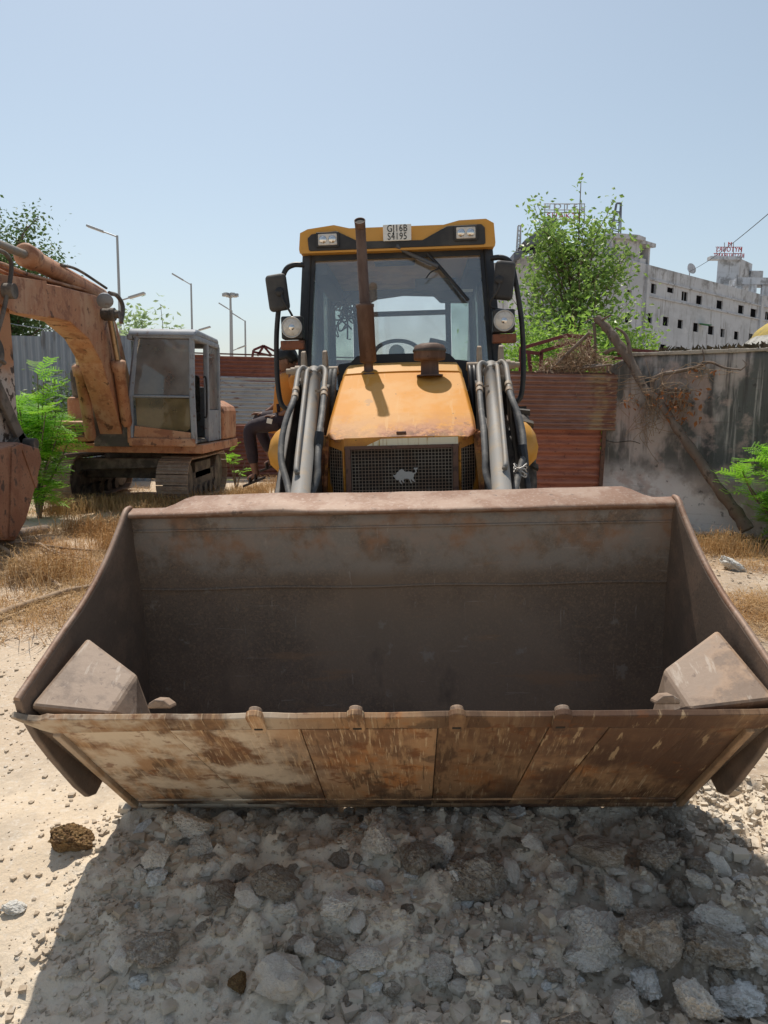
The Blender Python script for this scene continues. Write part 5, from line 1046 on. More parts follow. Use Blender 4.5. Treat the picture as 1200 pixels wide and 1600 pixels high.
ob('grey_sheet', mound(0.0, 0, 1.10, 1.1, 2.82, 2.22, .10, 3), M['tarpg'], TH); ob('yellow_sheet', mound(.10, .02, .95, 1.0, 3.03, 2.52, .06, 8), M['tarpy'], TH)
b = MB(); b.box((.25, 0, 1.2), (1.9, 1.9, 2.0)); ob('load', b, M['redsteel'], TH, .03)
# ================================================================== BUILDINGS
M['conc'] = material('weather stained concrete', (.52, .545, .585), [((.25, .25, .5), .44, .60, (.42, .44, .47), .7), ((1.6, 1.6, .22), .52, .68, (.20, .195, .19), .7), ((.5, .5, .5), .5, .62, (.19, .185, .18), .75, ('z', 14.6, 16.0, 2.0)), ((.8, .8, .8), .55, .66, (.60, .62, .65), .6), ((2.5, 2.5, .4), .6, .7, (.13, .125, .12), .5)], rough=.95, spec=.1)
M['darkroom'] = material('dark empty room', (.010, .010, .012), rough=1.0, spec=0.0)  # near-black panes carry the darkness of the unlit rooms in their colour
M['bluewall'] = material('blue grey painted wall', (.30, .33, .37), [(.4, .45, .6, (.24, .26, .30), .7)], rough=.8)
M['bluedark'] = material('dark blue canopy', (.10, .12, .16), rough=.7)
M['sgrey'] = material('grey sign letters', (.40, .43, .46), rough=.6)
M['sred'] = material('red sign letters', (.42, .045, .05), rough=.6)
M['galv'] = material('galvanised pole', (.36, .38, .40), rough=.5, metal=.4)
M['green'] = material('green awning', (.05, .22, .10), rough=.7)
def facade(x0, x1, z0, z1, wins, depth, th=.16):
    xs = sorted({x0, x1, *[w_[0] for w_ in wins], *[w_[2] for w_ in wins]}); zs = sorted({z0, z1, *[w_[1] for w_ in wins], *[w_[3] for w_ in wins]}); b = MB()
    for i in range(len(xs)-1):
        for j in range(len(zs)-1):
            cx, cz = (xs[i]+xs[i+1])/2, (zs[j]+zs[j+1])/2
            if any(w_[0] < cx < w_[2] and w_[1] < cz < w_[3] for w_ in wins): continue
            b.quad((xs[i], 0, zs[j]), (xs[i+1], 0, zs[j]), (xs[i+1], 0, zs[j+1]), (xs[i], 0, zs[j+1]))
    for (a, c, d, e) in wins:
        b.quad((a, 0, c), (a, th, c), (a, th, e), (a, 0, e)); b.quad((d, 0, c), (d, 0, e), (d, th, e), (d, th, c)); b.quad((a, 0, c), (d, 0, c), (d, th, c), (a, th, c)); b.quad((a, 0, e), (a, th, e), (d, th, e), (d, 0, e))
    b.quad((x0, 0, z0), (x0, 0, z1), (x0, depth, z1), (x0, depth, z0)); b.quad((x1, 0, z0), (x1, depth, z0), (x1, depth, z1), (x1, 0, z1)); b.quad((x0, depth, z0), (x0, depth, z1), (x1, depth, z1), (x1, depth, z0)); b.quad((x0, .3, z1-.6), (x1, .3, z1-.6), (x1, depth, z1-.6), (x0, depth, z1-.6))
    b.quad((x0, 0, z1), (x1, 0, z1), (x1, .3, z1), (x0, .3, z1)); b.quad((x0, .3, z1-.6), (x0, .3, z1), (x1, .3, z1), (x1, .3, z1-.6))
    return b
CB_ = thing('concrete_building', 'long unfinished grey concrete building with rows of empty windows', 'building', (28.2, 80, 0), (0, 0, math.atan2(.654, .756)))
wins = [(-.82, 14.0, .24, 15.0), (2.5, 14.45, 3.87, 15.0), (5.65, 13.93, 7.0, 14.92), (9.0, 13.9, 10.4, 14.86), (13.97, 13.88, 15.5, 14.84), (19.66, 13.86, 21.2, 14.86), (23.15, 13.75, 24.9, 14.78), (27.5, 13.8, 29.0, 14.8), (31.5, 13.8, 33, 14.8),
        (-1.33, 10.93, -.23, 11.95), (2.0, 10.92, 3.2, 11.88), (5.2, 10.9, 6.32, 11.84), (8.74, 10.82, 9.99, 11.8), (12.32, 10.78, 13.76, 11.78), (15.51, 10.7, 16.52, 11.68), (19.09, 10.68, 20.29, 11.66), (23.2, 10.7, 24.4, 11.7), (27.4, 10.7, 28.6, 11.7),
        (-1.62, 8.0, -.58, 8.97), (1.79, 8.0, 3.0, 8.94), (5.2, 8, 6.3, 8.9), (8.7, 8, 9.9, 8.9), (12.3, 8, 13.6, 8.9), (15.5, 8, 16.5, 8.9), (19.1, 8, 20.3, 8.9),
        (-6.9, 15.04, -5.85, 15.42), (-5.29, 13.32, -4.49, 13.85), (-9.3, 13.4, -8.3, 14.2), (-5.4, 10.6, -4.4, 11.6), (-9.2, 10.7, -8.2, 11.6)]
wins = sorted(wins)
ob('wall', facade(-13.5, 36, -.5, 16.75, wins, 14), M['conc'], CB_, fix=False)
for (a, c, d, e) in wins:
    b = MB(); b.box(((a+d)/2, .20, (c+e)/2), (d-a+.1, .06, e-c+.1)); wn = ob('window', b, M['darkroom'], CB_)
    if random.random() < .45: b = MB(); b.box(((a+d)/2 + random.choice((-.3, .0, .3))*(d-a), .12, (c+e)/2), (.07, .05, e-c)); ob('frame', b, M['galv'], wn)
for z in (15.32, 13.62): b = MB(); b.box((17, -.08, z), (37.6, .20, .14)); ob('ledge', b, M['conc'], CB_)
b = MB(); b.box((-1.78, -.10, 8), (.5, .3, 17.3)); ob('pilaster', b, M['conc'], CB_); b = MB(); b.box((25.9, -.12, 8), (.7, .3, 17)); ob('pilaster', b, M['conc'], CB_)
b = MB(); b.beam((9.9, -.1, 11.75), (10.9, -.9, 11.6), .9, .05); ob('awning', b, M['green'], CB_)
b = MB(); b.lathe([(.0, .0), (.5, .12), (.62, .3)], (8.2, .6, 17.6), (-.3, -1, .3), 18); b.tube([(8.2, .6, 16.3), (8.2, .6, 17.6)], .06, 6); ob('dish', b, M['conc'], CB_)
# rooftop block with open front under the beam
b = MB(); b.box((-5.6, 1.5, 17.85), (5.2, 2.6, 2.2)); b.prism([(-8.6, 18.75), (-4.2, 19.25), (-2.9, 19.2), (-2.9, 18.85), (-4.3, 18.8), (-8.6, 18.3)], 'y', -.3, 3.2); b.box((-2.0, 1.2, 18.75), (2.6, 2.8, .38)); b.box((-1.05, 1.5, 17.6), (.3, 2.4, 2.0)); b.box((-3.0, 1.5, 17.0), (2.4, 2.6, .6)); b.box((-2.0, 2.7, 17.8), (2.4, .2, 1.8)); ob('roof_block', b, M['conc'], CB_, .02)
b = MB(); b.box((-2.1, 2.55, 17.9), (1.8, .1, 1.5)); ob('opening', b, M['darkroom'], CB_)
# far right tower with sign, beyond the facade's end
TW = thing('roof_tower', 'pale water tower block carrying a back to front sign', 'building', (0, 0, 0))
def tp_(px, py, Y): return at(px, py, Y)
Yt = 112.0
A_, B_, C_ = tp_(1122, 403, Yt), tp_(1156, 400, Yt), tp_(1176, 408, Yt+4)
b = MB(); zt = A_.z; zb = 8.0
b.add([(A_.x, Yt, zb), (B_.x, Yt, zb), (C_.x, Yt+4, zb), (A_.x+(C_.x-B_.x), Yt+4, zb), (A_.x, Yt, zt), (B_.x, Yt, zt), (C_.x, Yt+4, zt), (A_.x+(C_.x-B_.x), Yt+4, zt)], [(0, 1, 5, 4), (1, 2, 6, 5), (2, 3, 7, 6), (3, 0, 4, 7), (4, 5, 6, 7)])
ob('tower_wall', b, M['conc'], TW)
b = MB(); q = tp_(1136, 405, Yt-.3); b.box((q.x-.3, Yt-.1, zt-.1), (B_.x-A_.x+1.4, 1.2, .45)); ob('slab', b, M['conc'], TW)
b = MB(); q = tp_(1183, 428, Yt+3); b.box((q.x, Yt+4, q.z-.3), (1.9, 2, 1.6)); ob('water_tank', b, M['conc'], TW, .1)
b = MB(); q0, q1 = tp_(1152, 437, Yt-6), tp_(1204, 440, Yt-6); b.box(((q0.x+q1.x)/2, Yt-5, q0.z-.2), (q1.x-q0.x, 3, .9))
for px in (1154, 1176, 1195): q = tp_(px, 450, Yt-6); b.box((q.x, Yt-6, q.z-.4), (.9, .5, 3.4))
ob('pergola', b, M['conc'], TW)
SG = thing('rooftop_sign', 'back to front red and grey lettering on the pale tower roof', 'sign', (A_.x, Yt-.2, zt))
def sign_text(body, px, py, hpx, Y, mat, parent, mirror, sx=1.0, spacing=1.1, rot=0.0):
    q = at(px, py, Y) - parent.location; s = hpx/FPX*Y/.70
    return place_text(body, s, .06, q, mat, parent, sx, mirror, rot, 'letter_row', spacing)
sign_text('RESTAURANT', 1139, 400, 7, Yt-.2, M['sred'], SG, True, .70); sign_text('MYTOURS', 1139.5, 390, 7.2, Yt-.2, M['sred'], SG, True, .78); sign_text('M', 1140.5, 382, 6.5, Yt-.2, M['sred'], SG, True, .9)
b = MB()
for px in (1120, 1132, 1146, 1158): a = at(px, 403, Yt) - SG.location; c = at(px, 379 if px in (1132, 1146) else 387, Yt) - SG.location; b.tube([a, c], .06, 5)
for py in (396, 386): b.tube([at(1118, py, Yt)-SG.location, at(1160, py, Yt)-SG.location], .05, 5)
ob('sign_frame', b, M['galv'], SG)
# hotel behind the tree, with raked canopy and lettering
HT = thing('hotel_building', 'blue grey hotel block with raked dark canopy behind the young tree', 'building', (0, 0, 0))
Yh = 70.0
def hp(px, py): return at(px, py, Yh)
def flat(pts, y0, y1): 
    b = MB(); P = [hp(*p) for p in pts]; b.prism([(p.x, p.z) for p in P], 'y', y0, y1); return b
ob('wall', flat([(846, 352), (868, 344), (868, 590), (846, 590)], Yh, Yh+6), M['bluewall'], HT)
ob('wall', flat([(812, 398), (846, 394), (846, 590), (812, 590)], Yh+1, Yh+8), M['conc'], HT)
ob('wall', flat([(868, 395), (925, 396), (925, 590), (868, 590)], Yh+3, Yh+10), M['conc'], HT)
ob('canopy', flat([(812, 384), (862, 343), (866, 349), (852, 362), (850, 374), (826, 388)], Yh-1.5, Yh+5), M['bluedark'], HT, .05)
ob('canopy', flat([(800, 398), (814, 394), (814, 402), (800, 410)], Yh-1, Yh+3), M['bluedark'], HT, .05)
HS = thing('hotel_sign', 'grey and red hotel lettering on a roof frame above the young tree', 'sign', hp(882, 342))
sign_text('HOTEL', 882, 323, 7.5, Yh-1, M['sgrey'], HS, False, 1.35, 1.55); sign_text('SHAKTI', 880, 337.5, 7.5, Yh-1, M['sred'], HS, False, 1.12, 1.3)
b = MB()
for py in (318.5, 328, 332, 343): b.tube([hp(850, py)-HS.location, hp(914, py)-HS.location], .045, 5)
for px in (851, 866, 882, 898, 913): b.tube([hp(px, 318)-HS.location, hp(px, 352)-HS.location], .045, 5)
b.tube([hp(878, 342)-HS.location, hp(898, 349)-HS.location], .08, 5); ob('sign_frame', b, M['galv'], HS)
def lattice(name, label, pts_l, pts_r, rungs, Y, th, mat):
    p0 = at(*pts_l[0], Y); r = thing(name, label, 'mast', p0); b = MB()
    A0, A1 = at(*pts_l[0], Y), at(*pts_l[1], Y); B0, B1 = at(*pts_r[0], Y), at(*pts_r[1], Y); off = Vector((0, 1.0, 0))
    for o in (Vector((0, 0, 0)), off):
        k = .45 if o.y else 0
        b.tube([A0+o, A1.lerp(B1, 0)+o*.3], th, 5); b.tube([B0+o, B1+o*.3], th, 5)
        for i in range(rungs):
            t = i/(rungs-1); b.tube([A0.lerp(A1, t)+o*(1-.7*t), B0.lerp(B1, t)+o*(1-.7*t)], th*.8, 5)
    for i in range(rungs-1):
        t, t2 = i/(rungs-1), (i+1)/(rungs-1); b.tube([B0.lerp(B1, t), B0.lerp(B1, t)+off*(1-.7*t)], th*.8, 4)
    b.v = [tuple(Vector(v)-p0) for v in b.v]; ob('lattice', b, mat, r); return r
M['steelblue'] = material('blue grey steel', (.13, .15, .19), rough=.6)
lattice('lattice_mast', 'tapering steel ladder mast on the concrete building roof', ((951, 397), (964, 317)), ((969, 402), (971, 317)), 7, 76, .07, M['steelblue'])
lattice('lattice_mast', 'thin steel mast with crossbars on the hotel roof edge', ((808, 412), (810, 352)), ((813, 412), (814, 352)), 9, 71, .05, M['sgrey'])
# roof truck, cable
cb = MB(); a, c = at(1076, 425, 60), at(1260, 283, 22); P = [a.lerp(c, t) + Vector((0, 0, -.9*math.sin(math.pi*t)*.3)) for t in np.linspace(0, 1, 20)]; cb.tube(P, .016, 5)
tag(ob('overhead_cable', cb, M['ink'], None), 'thin black overhead cable running down to the concrete building roof', 'cable')
cb = MB(); a, c = at(-60, 488, 17.5), at(110, 520, 17.0); cb.tube([a, (a+c)/2 + Vector((0, 0, -.05)), c], .012, 4); tag(ob('overhead_cable', cb, M['sgrey'], None), 'pale cable crossing in front of the dark broad tree', 'cable')
# ================================================================== LAMP POSTS
def lamp(label, px, ptop, Y, arms, th=.075):
    t = at(px, ptop, Y); root = thing('street_lamp', label, 'street lamp', (t.x, t.y, 0), group='street lamps beyond the yard')
    b = MB(); b.tube([(0, 0, 0), (0, 0, t.z)], [th*1.3, th*.75], 8); ob('pole', b, M['galv'], root)
    for (ax, ay, sx) in arms:
        e = at(ax, ay, Y) - root.location; s0 = Vector((0, 0, at(px, sx, Y).z)); b = MB(); b.tube([s0, e], th*.5, 6); ar = ob('arm', b, M['galv'], root)
        d = (e-s0).normalized(); b = MB(); b.beam(e - d*.05, e + d*.75, .28, .10); ob('lamp_head', b, M['galv'], ar, .02)
lamp('tall street lamp over the excavator boom, largest of the lamps', 183, 368, 36, [(160, 361.5, 370), (203, 465, 470)])
lamp('street lamp rising behind the excavator cab roof', 298.5, 443, 50, [(285, 437, 445), (312, 515.5, 519)])
lamp('slim street lamp close behind the high mast light', 362, 485, 64, [(354, 481, 486), (372, 544.5, 548)], .09)
lamp('street lamp with short arm nearest the loader mirror', 383, 501, 66, [(375, 497, 502)], .09)
t = at(360, 461, 95); HM = thing('high_mast_light', 'tall mast light with a ring of floodlights on top', 'mast light', (t.x, t.y, 0))
b = MB(); b.tube([(0, 0, 0), (0, 0, t.z)], [.28, .13], 8); ob('pole', b, M['galv'], HM)
for k in range(6):
    a = 2*math.pi*k/6; b = MB(); b.tube([(0, 0, t.z-.4), (.5*math.cos(a), .5*math.sin(a), t.z-.1)], .06, 5); b.box((.72*math.cos(a), .72*math.sin(a), t.z), (.55, .5, .35), Matrix.Rotation(a, 3, 'Z')); ob('floodlight', b, M['galv'], HM)
# ================================================================== PERSON on the fender
M['skin'] = material('brown skin', (.20, .095, .058), [(20, .45, .6, (.17, .08, .05), .5)], rough=.5)
M['shirt'] = material('orange cotton shirt', (.52, .20, .035), [(4, .42, .6, (.46, .20, .06), .7)], rough=.85, bump=[(9, .5, .02)])
M['trouser'] = material('dark plum trousers', (.030, .019, .026), [(5, .45, .62, (.048, .034, .040), .7)], rough=.8, bump=[(12, .5, .02)])
M['hair'] = material('black hair', (.010, .009, .009), rough=.45)
M['sandal'] = material('dark brown sandal', (.035, .022, .016), rough=.6)
def skin(name, joints, edges, mat, parent, sub=2):
    me = bpy.data.meshes.new(name); me.from_pydata([j[0] for j in joints], edges, []); me.update()
    o = bpy.data.objects.new(name, me); S.collection.objects.link(o); sm = o.modifiers.new('s', 'SKIN'); sm.use_smooth_shade = True
    for i, j in enumerate(joints):
        r = j[1]; me.skin_vertices[0].data[i].radius = r if isinstance(r, tuple) else (r, r); me.skin_vertices[0].data[i].use_root = (i == 0)
    ss = o.modifiers.new('u', 'SUBSURF'); ss.levels = sub; ss.render_levels = sub
    dg = bpy.context.evaluated_depsgraph_get(); dg.update(); m2 = bpy.data.meshes.new_from_object(o.evaluated_get(dg)); bpy.data.objects.remove(o)
    for p in m2.polygons: p.use_smooth = True
    return link(name, m2, mat, parent)
Yp = 7.08
PR = thing('person', 'person in orange shirt and dark trousers sitting on the loader fender', 'person', at(450, 660, Yp))
PO = PR.location.copy()
def pp_(px, py, dy=0.0): return tuple(at(px, py, Yp+dy) - PO)
J = [(pp_(449, 655), .13), (pp_(449, 630), .125), (pp_(452, 605), .14), (pp_(457, 588), .12), (pp_(453, 580), .055), (pp_(450, 573), .05),
     (pp_(455, 655, -.10), .085), (pp_(388, 668, -.14), .060), (pp_(398, 735, -.12), .036), (pp_(402, 741, -.12), .036), (pp_(386, 750, -.12), .026),
     (pp_(452, 655, .12), .085), (pp_(402, 652, .22), .060), (pp_(424, 715, .22), .036), (pp_(428, 719, .22), .034), (pp_(412, 727, .22), .024),
     (pp_(460, 590, -.17), .055), (pp_(466, 622, -.20), .042), (pp_(445, 645, -.16), .030), (pp_(434, 649, -.14), .024),
     (pp_(452, 590, .17), .055), (pp_(446, 620, .24), .042), (pp_(424, 640, .20), .030), (pp_(414, 645, .18), .024)]
Ed = [(0, 1), (1, 2), (2, 3), (3, 4), (4, 5), (0, 6), (6, 7), (7, 8), (8, 9), (9, 10), (0, 11), (11, 12), (12, 13), (13, 14), (14, 15), (3, 16), (16, 17), (17, 18), (18, 19), (3, 20), (20, 21), (21, 22), (22, 23)]
body = skin('body', J, Ed, M['skin'], PR)
def ell(c, r, rot=None, n=18, m=12, f=None):
    b = MB(); c = Vector(c)
    for i in range(m+1):
        t = math.pi*i/m
        for k in range(n):
            a = 2*math.pi*k/n; q = Vector((r[0]*math.sin(t)*math.cos(a), r[1]*math.sin(t)*math.sin(a), r[2]*math.cos(t)))
            if f: q = f(q)
            if rot is not None: q = rot @ q
            b.v.append(tuple(c+q))
    for i in range(m):
        for k in range(n): b.f.append((i*n+k, i*n+(k+1) % n, (i+1)*n+(k+1) % n, (i+1)*n+k)); b.sm.append(True)
    return b
hc = Vector(pp_(448, 564)); hr = Matrix.Rotation(R_(-20), 3, 'Y')
def face(q):   # face towards -x: flatten, chin, nose
    q = q.copy()
    if q.z < 0: q.x *= .92; q.y *= 1 - .25*(-q.z/.125)
    if q.x < 0 and q.z < .02: q.x -= .008
    return q
b = ell(hc, (.098, .076, .125), hr, 20, 14, face); b.add([hc + hr @ Vector(v) for v in ((-.098, -.012, .015), (-.098, .012, .015), (-.123, 0, -.022), (-.095, -.016, -.03), (-.095, .016, -.03))], [(0, 2, 3), (0, 1, 2), (1, 4, 2), (2, 4, 3)])
e = ell(hc + hr @ Vector((.005, -.078, -.012)), (.018, .010, .030), hr, 10, 8); b.add(e.v, e.f, True)
e = ell(hc + hr @ Vector((-.098, 0, -.065)), (.012, .022, .010), hr, 8, 6); b.add(e.v, e.f, True); ob('head', b, M['skin'], PR)
b = MB()
for sy in (-1, 1): e = ell(hc + hr @ Vector((-.092, sy*.030, .018)), (.010, .013, .008), hr, 8, 6); b.add(e.v, e.f, True)
ob('eye', b, M['hair'], PR)
def hairf(q):
    q = q.copy(); k = 1 + .06*math.sin(q.x*90)*math.sin(q.y*80+q.z*60); q *= k
    if q.z < -.01 and q.x < .02: q *= .80
    if q.z < -.07: q *= .8
    return q
ob('hair', ell(hc + hr @ Vector((.014, 0, .022)), (.105, .086, .118), hr, 28, 20, hairf), M['hair'], PR)
sj = [(J[0][0], .145), (J[1][0], .142), (J[2][0], .155), (pp_(457, 590), .130), (pp_(454, 581), .070), (J[16][0], .078), (pp_(465, 613, -.195), .066), (J[20][0], .078), (pp_(448, 610, .225), .066), (pp_(448, 664), .14)]
skin('shirt', sj, [(0, 1), (1, 2), (2, 3), (3, 4), (3, 5), (5, 6), (3, 7), (7, 8), (0, 9)], M['shirt'], PR)
tj = [(pp_(449, 660), .140), (J[6][0], .105), (J[7][0], .078), (pp_(391, 690, -.135), .068), (pp_(397, 728, -.12), .052), (J[11][0], .105), (J[12][0], .078), (pp_(410, 680, .22), .064), (pp_(423, 708, .22), .050)]
TR = skin('trousers', tj, [(0, 1), (1, 2), (2, 3), (3, 4), (0, 5), (5, 6), (6, 7), (7, 8)], M['trouser'], PR)
b = MB(); c = Vector(pp_(421, 658, -.255)); b.box(c, (.05, .004, .045), Matrix.Rotation(.2, 3, 'Y')); ob('patch', b, M['plate'], TR, .001)
for (hx, hy, dd) in ((432, 650, -.14), (412, 646, .18)):   # hands: palm and five fingers, curled over the thigh
    h0 = Vector(pp_(hx, hy, dd)); fj = [(tuple(h0), .022)]; fe = []
    for q in range(4):
        y0 = (q-1.5)*.020; l = (.075, .085, .08, .062)[q]; a = h0 + Vector((-.045, y0, -.002)); b1 = a + Vector((-l*.5, 0, .004)); c1 = b1 + Vector((-l*.4, 0, -.02)); i = len(fj); fj += [(tuple(a), .010), (tuple(b1), .009), (tuple(c1), .007)]; fe += [(0, i), (i, i+1), (i+1, i+2)]
    a = h0 + Vector((-.02, -.032, -.004)); c1 = a + Vector((-.035, -.012, -.012)); i = len(fj); fj += [(tuple(a), .011), (tuple(c1), .008)]; fe += [(0, i), (i, i+1)]
    skin('hand', fj, fe, M['skin'], PR, 1)
for (ax, ay, dd, tx, ty) in ((403, 745, -.12, 382, 754), (429, 722, .22, 408, 731)):
    a, t2 = Vector(pp_(ax, ay, dd)), Vector(pp_(tx, ty, dd)); d = (t2-a).normalized(); b = MB(); b.beam(a - d*.07 + Vector((0, 0, -.035)), t2 + d*.01 + Vector((0, 0, -.030)), .085, .022)
    m2 = a.lerp(t2, .55); b.tube([m2 + Vector((0, -.046, -.03)), m2 + Vector((0, -.035, .022)), m2 + Vector((0, .035, .022)), m2 + Vector((0, .046, -.03))], .012, 6); m3 = a.lerp(t2, .15); b.tube([m3 + Vector((0, -.044, -.03)), m3 + Vector((0, -.036, .03)), m3 + Vector((0, .036, .03)), m3 + Vector((0, .044, -.03))], .010, 6); ob('sandal', b, M['sandal'], PR, .006)
# ================================================================== ROCKS, RUBBLE, STRAW, STICKS
from mathutils import noise as mnoise
def rock_mesh(seed, sub, rough=.35, flat=.8, sq=.5):
    bm = bmesh.new(); bmesh.ops.create_icosphere(bm, subdivisions=sub, radius=1); rr = random.Random(seed); off = Vector((rr.uniform(0, 90), rr.uniform(0, 90), rr.uniform(0, 90)))
    pl = [Vector((rr.gauss(0, 1), rr.gauss(0, 1), rr.gauss(0, 1))).normalized() for _ in range(13)]; dl = [rr.uniform(.55, .88) for _ in pl]
    for v in bm.verts:
        p = v.co.copy()
        for n_, d_ in zip(pl, dl):       # cut with planes for facets
            e = p.dot(n_) - d_
            if e > 0: p -= n_*e*min(1, sq*1.9)
        q = p*1.3 + off; k = rough*(.35*mnoise.noise(q) + .35*mnoise.noise(q*2.3) + .40*mnoise.noise(q*5.1) + .34*mnoise.noise(q*11))
        p *= 1 + k; p.z *= flat; v.co = p
    me = bpy.data.meshes.new('rock'); bm.to_mesh(me); bm.free()
    me.polygons.foreach_set('use_smooth', [True]*len(me.polygons)); me.set_sharp_from_angle(angle=R_(24)); return me
M['rockg'] = material('grey limestone', (.74, .67, .57), [(2.2, .44, .6, (.64, .56, .46), .8), (6, .55, .66, (.80, .75, .67), .7), (18, .6, .7, (.17, .145, .12), .7)], rough=.95, spec=.1, rnd=True, tone=.35, bump=[(7, .5, .06), (26, .4, .02)])
M['rockb'] = material('brown earthy clod', (.50, .42, .33), [(2.2, .44, .6, (.38, .29, .21), .8), (5, .48, .60, (.64, .57, .48), .85), (18, .58, .7, (.17, .125, .09), .7)], rough=.98, spec=.05, rnd=True, tone=.35, bump=[(7, .7, .08), (26, .5, .03)])
M['rockw'] = material('white chalky stone', (.72, .70, .65), [(3, .45, .6, (.45, .42, .37), .8), (14, .6, .7, (.28, .22, .17), .6)], rough=.9, spec=.15, rnd=True, tone=.2, bump=[(8, .5, .05)])
M['rocko'] = material('ochre brown clod', (.30, .19, .09), [(3, .42, .6, (.17, .10, .055), .85), (9, .55, .66, (.42, .31, .18), .8)], rough=.98, spec=.05, bump=[(8, .7, .06)])
def onground(px, py):
    r = ray(px, py); o = Vector((0, 0, CAMZ)); z = -.1
    for _ in range(14):
        p = o + r*((z - CAMZ)/r.z); z = .5*z + .5*gz(p.x, p.y)
    return p
BIG = [(937, 1462, 84, 'g', 1.0, .75, 'large pitted grey rock right of centre in the rubble'), (1033, 1478, 92, 'b', 1.0, .95, 'knobbly dark brown rock between the big grey rocks'), (916, 1508, 52, 'g', 1.2, .5, 'flat blue grey stone under the large pitted rock'), (966, 1412, 52, 'g', .9, .8, 'grey boulder just above the large pitted rock'),
       (1118, 1440, 76, 'g', 1.5, .5, 'long slanting grey slab at the right of the rubble'), (1098, 1376, 40, 'g', 1.4, .6, 'pale oval stone above the slanting slab'), (1060, 1398, 42, 'b', .8, .9, 'upright brownish stone above the knobbly rock'), (1122, 1492, 78, 'b', 1.5, .55, 'brown grey leaning slab beside the knobbly rock'), (1175, 1496, 62, 'g', 1.7, .45, 'narrow grey stone leaning at the right edge'),
       (1060, 1448, 50, 'b', 1.1, .7, 'brownish stone tucked under the slanting slab'), (985, 1572, 62, 'g', .8, .8, 'rounded pale rock at the bottom of the picture'), (1092, 1572, 70, 'g', .9, .8, 'pale pointed rock near the bottom right'), (1152, 1562, 78, 'w', 1.2, .6, 'broad whitish rock in the bottom right corner'), (1012, 1546, 50, 'w', .6, .8, 'white chalky stone standing below the knobbly rock'),
       (690, 1514, 66, 'g', 1.0, .7, 'round dusty clod at bottom centre'), (652, 1350, 66, 'b', .9, .8, 'brown grey clod in front of the bucket centre'), (748, 1376, 110, 'b', 1.3, .6, 'very broad brown lump in the middle of the rubble'), (1033, 1345, 64, 'b', 1.0, .8, 'round brown clod under the right end of the bucket'), (240, 1486, 84, 'b', .9, .7, 'big flaky clod alone in the smooth dust'),
       (303, 1294, 62, 'g', 1.4, .5, 'flat grey stone right under the bucket left end'), (314, 1325, 46, 'g', 1.0, .7, 'grey stone below the flat stone at left'), (242, 1342, 48, 'g', .8, .8, 'grey lump at the left edge of the rubble'), (245, 1376, 32, 'w', 1.1, .7, 'smooth pale stone in the left rubble'), (219, 1369, 28, 'g', .9, .8, 'small round stone beside the smooth pale stone'),
       (350, 1400, 62, 'b', 1.2, .7, 'dark brown clod left of centre in the shade'), (432, 1385, 70, 'b', 1.2, .7, 'dark crumbling clod near the bucket centre left'), (444, 1424, 42, 'g', 1.0, .7, 'grey stone among dark clods left of centre'), (478, 1490, 38, 'g', 1.0, .8, 'lumpy grey stone low in the centre left'), (520, 1502, 34, 'w', 1.1, .7, 'white stone with sharp edges low in the centre'), (577, 1504, 52, 'g', 1.3, .6, 'wide grey stone low in the centre'), (590, 1384, 30, 'w', 1.6, .6, 'white bar shaped stone in the middle of the shade'), (582, 1546, 26, 'w', 1.3, .6, 'small white chip at the bottom centre'),
       (370, 1542, 34, 'o', .9, .9, 'brown orange clod at the bottom left of centre'), (104, 1314, 66, 'o', 1.1, .75, 'sunlit ochre clod on the sand left of the bucket shadow'), (106, 1518, 32, 'g', 1.1, .6, 'lone grey stone in the smooth shaded dust'), (215, 1533, 30, 'w', 1.2, .6, 'pale stone near the bottom left of the rubble'), (20, 1420, 36, 'w', 1.3, .5, 'flat pale stone half buried in sunlit sand'),
       (590, 1330, 60, 'g', 1.0, .8, 'tall grey clod under the middle of the bucket'), (690, 1330, 60, 'g', .9, .8, 'fractured grey clod under the bucket right of centre'), (530, 1420, 62, 'g', 1.2, .6, 'broken grey slab in the middle of the rubble'), (880, 1385, 44, 'g', 1.0, .8, 'grey lump left of the boulder group'), (1150, 884, 38, 'w', 1.8, .45, 'flat white rock on the dry grass by the wall')]
for i, (px, py, sz, kd, asp, flt, lb) in enumerate(BIG):
    p = onground(px, py + sz*.22); s = sz/2/FPX*p.y*(1.32 if px > 880 and py > 1390 else 1.14); me = rock_mesh(100+i, 5 if sz > 45 else 4, .34 if kd in 'gw' else .30, flt); o = link('rock', me, M['rock'+kd], None, fix=False)
    o.location = (p.x, p.y + s*.3, gz(p.x, p.y + s*.3) + s*.40*flt); o.scale = (s*asp**.5, s/asp**.4, s); o.rotation_euler = (random.uniform(-.35, .25), random.uniform(-.3, .3) + (.35 if asp > 1.35 else 0), random.uniform(-.5, .5) if asp <= 1.2 else random.uniform(-.25, .25)); tag(o, lb, 'rock', 'loose rocks in front of the bucket')
RV = [rock_mesh(500+i, 3, .34, random.uniform(.6, .95)) for i in range(14)]
cnt = 0; kinds = {}; STN = []
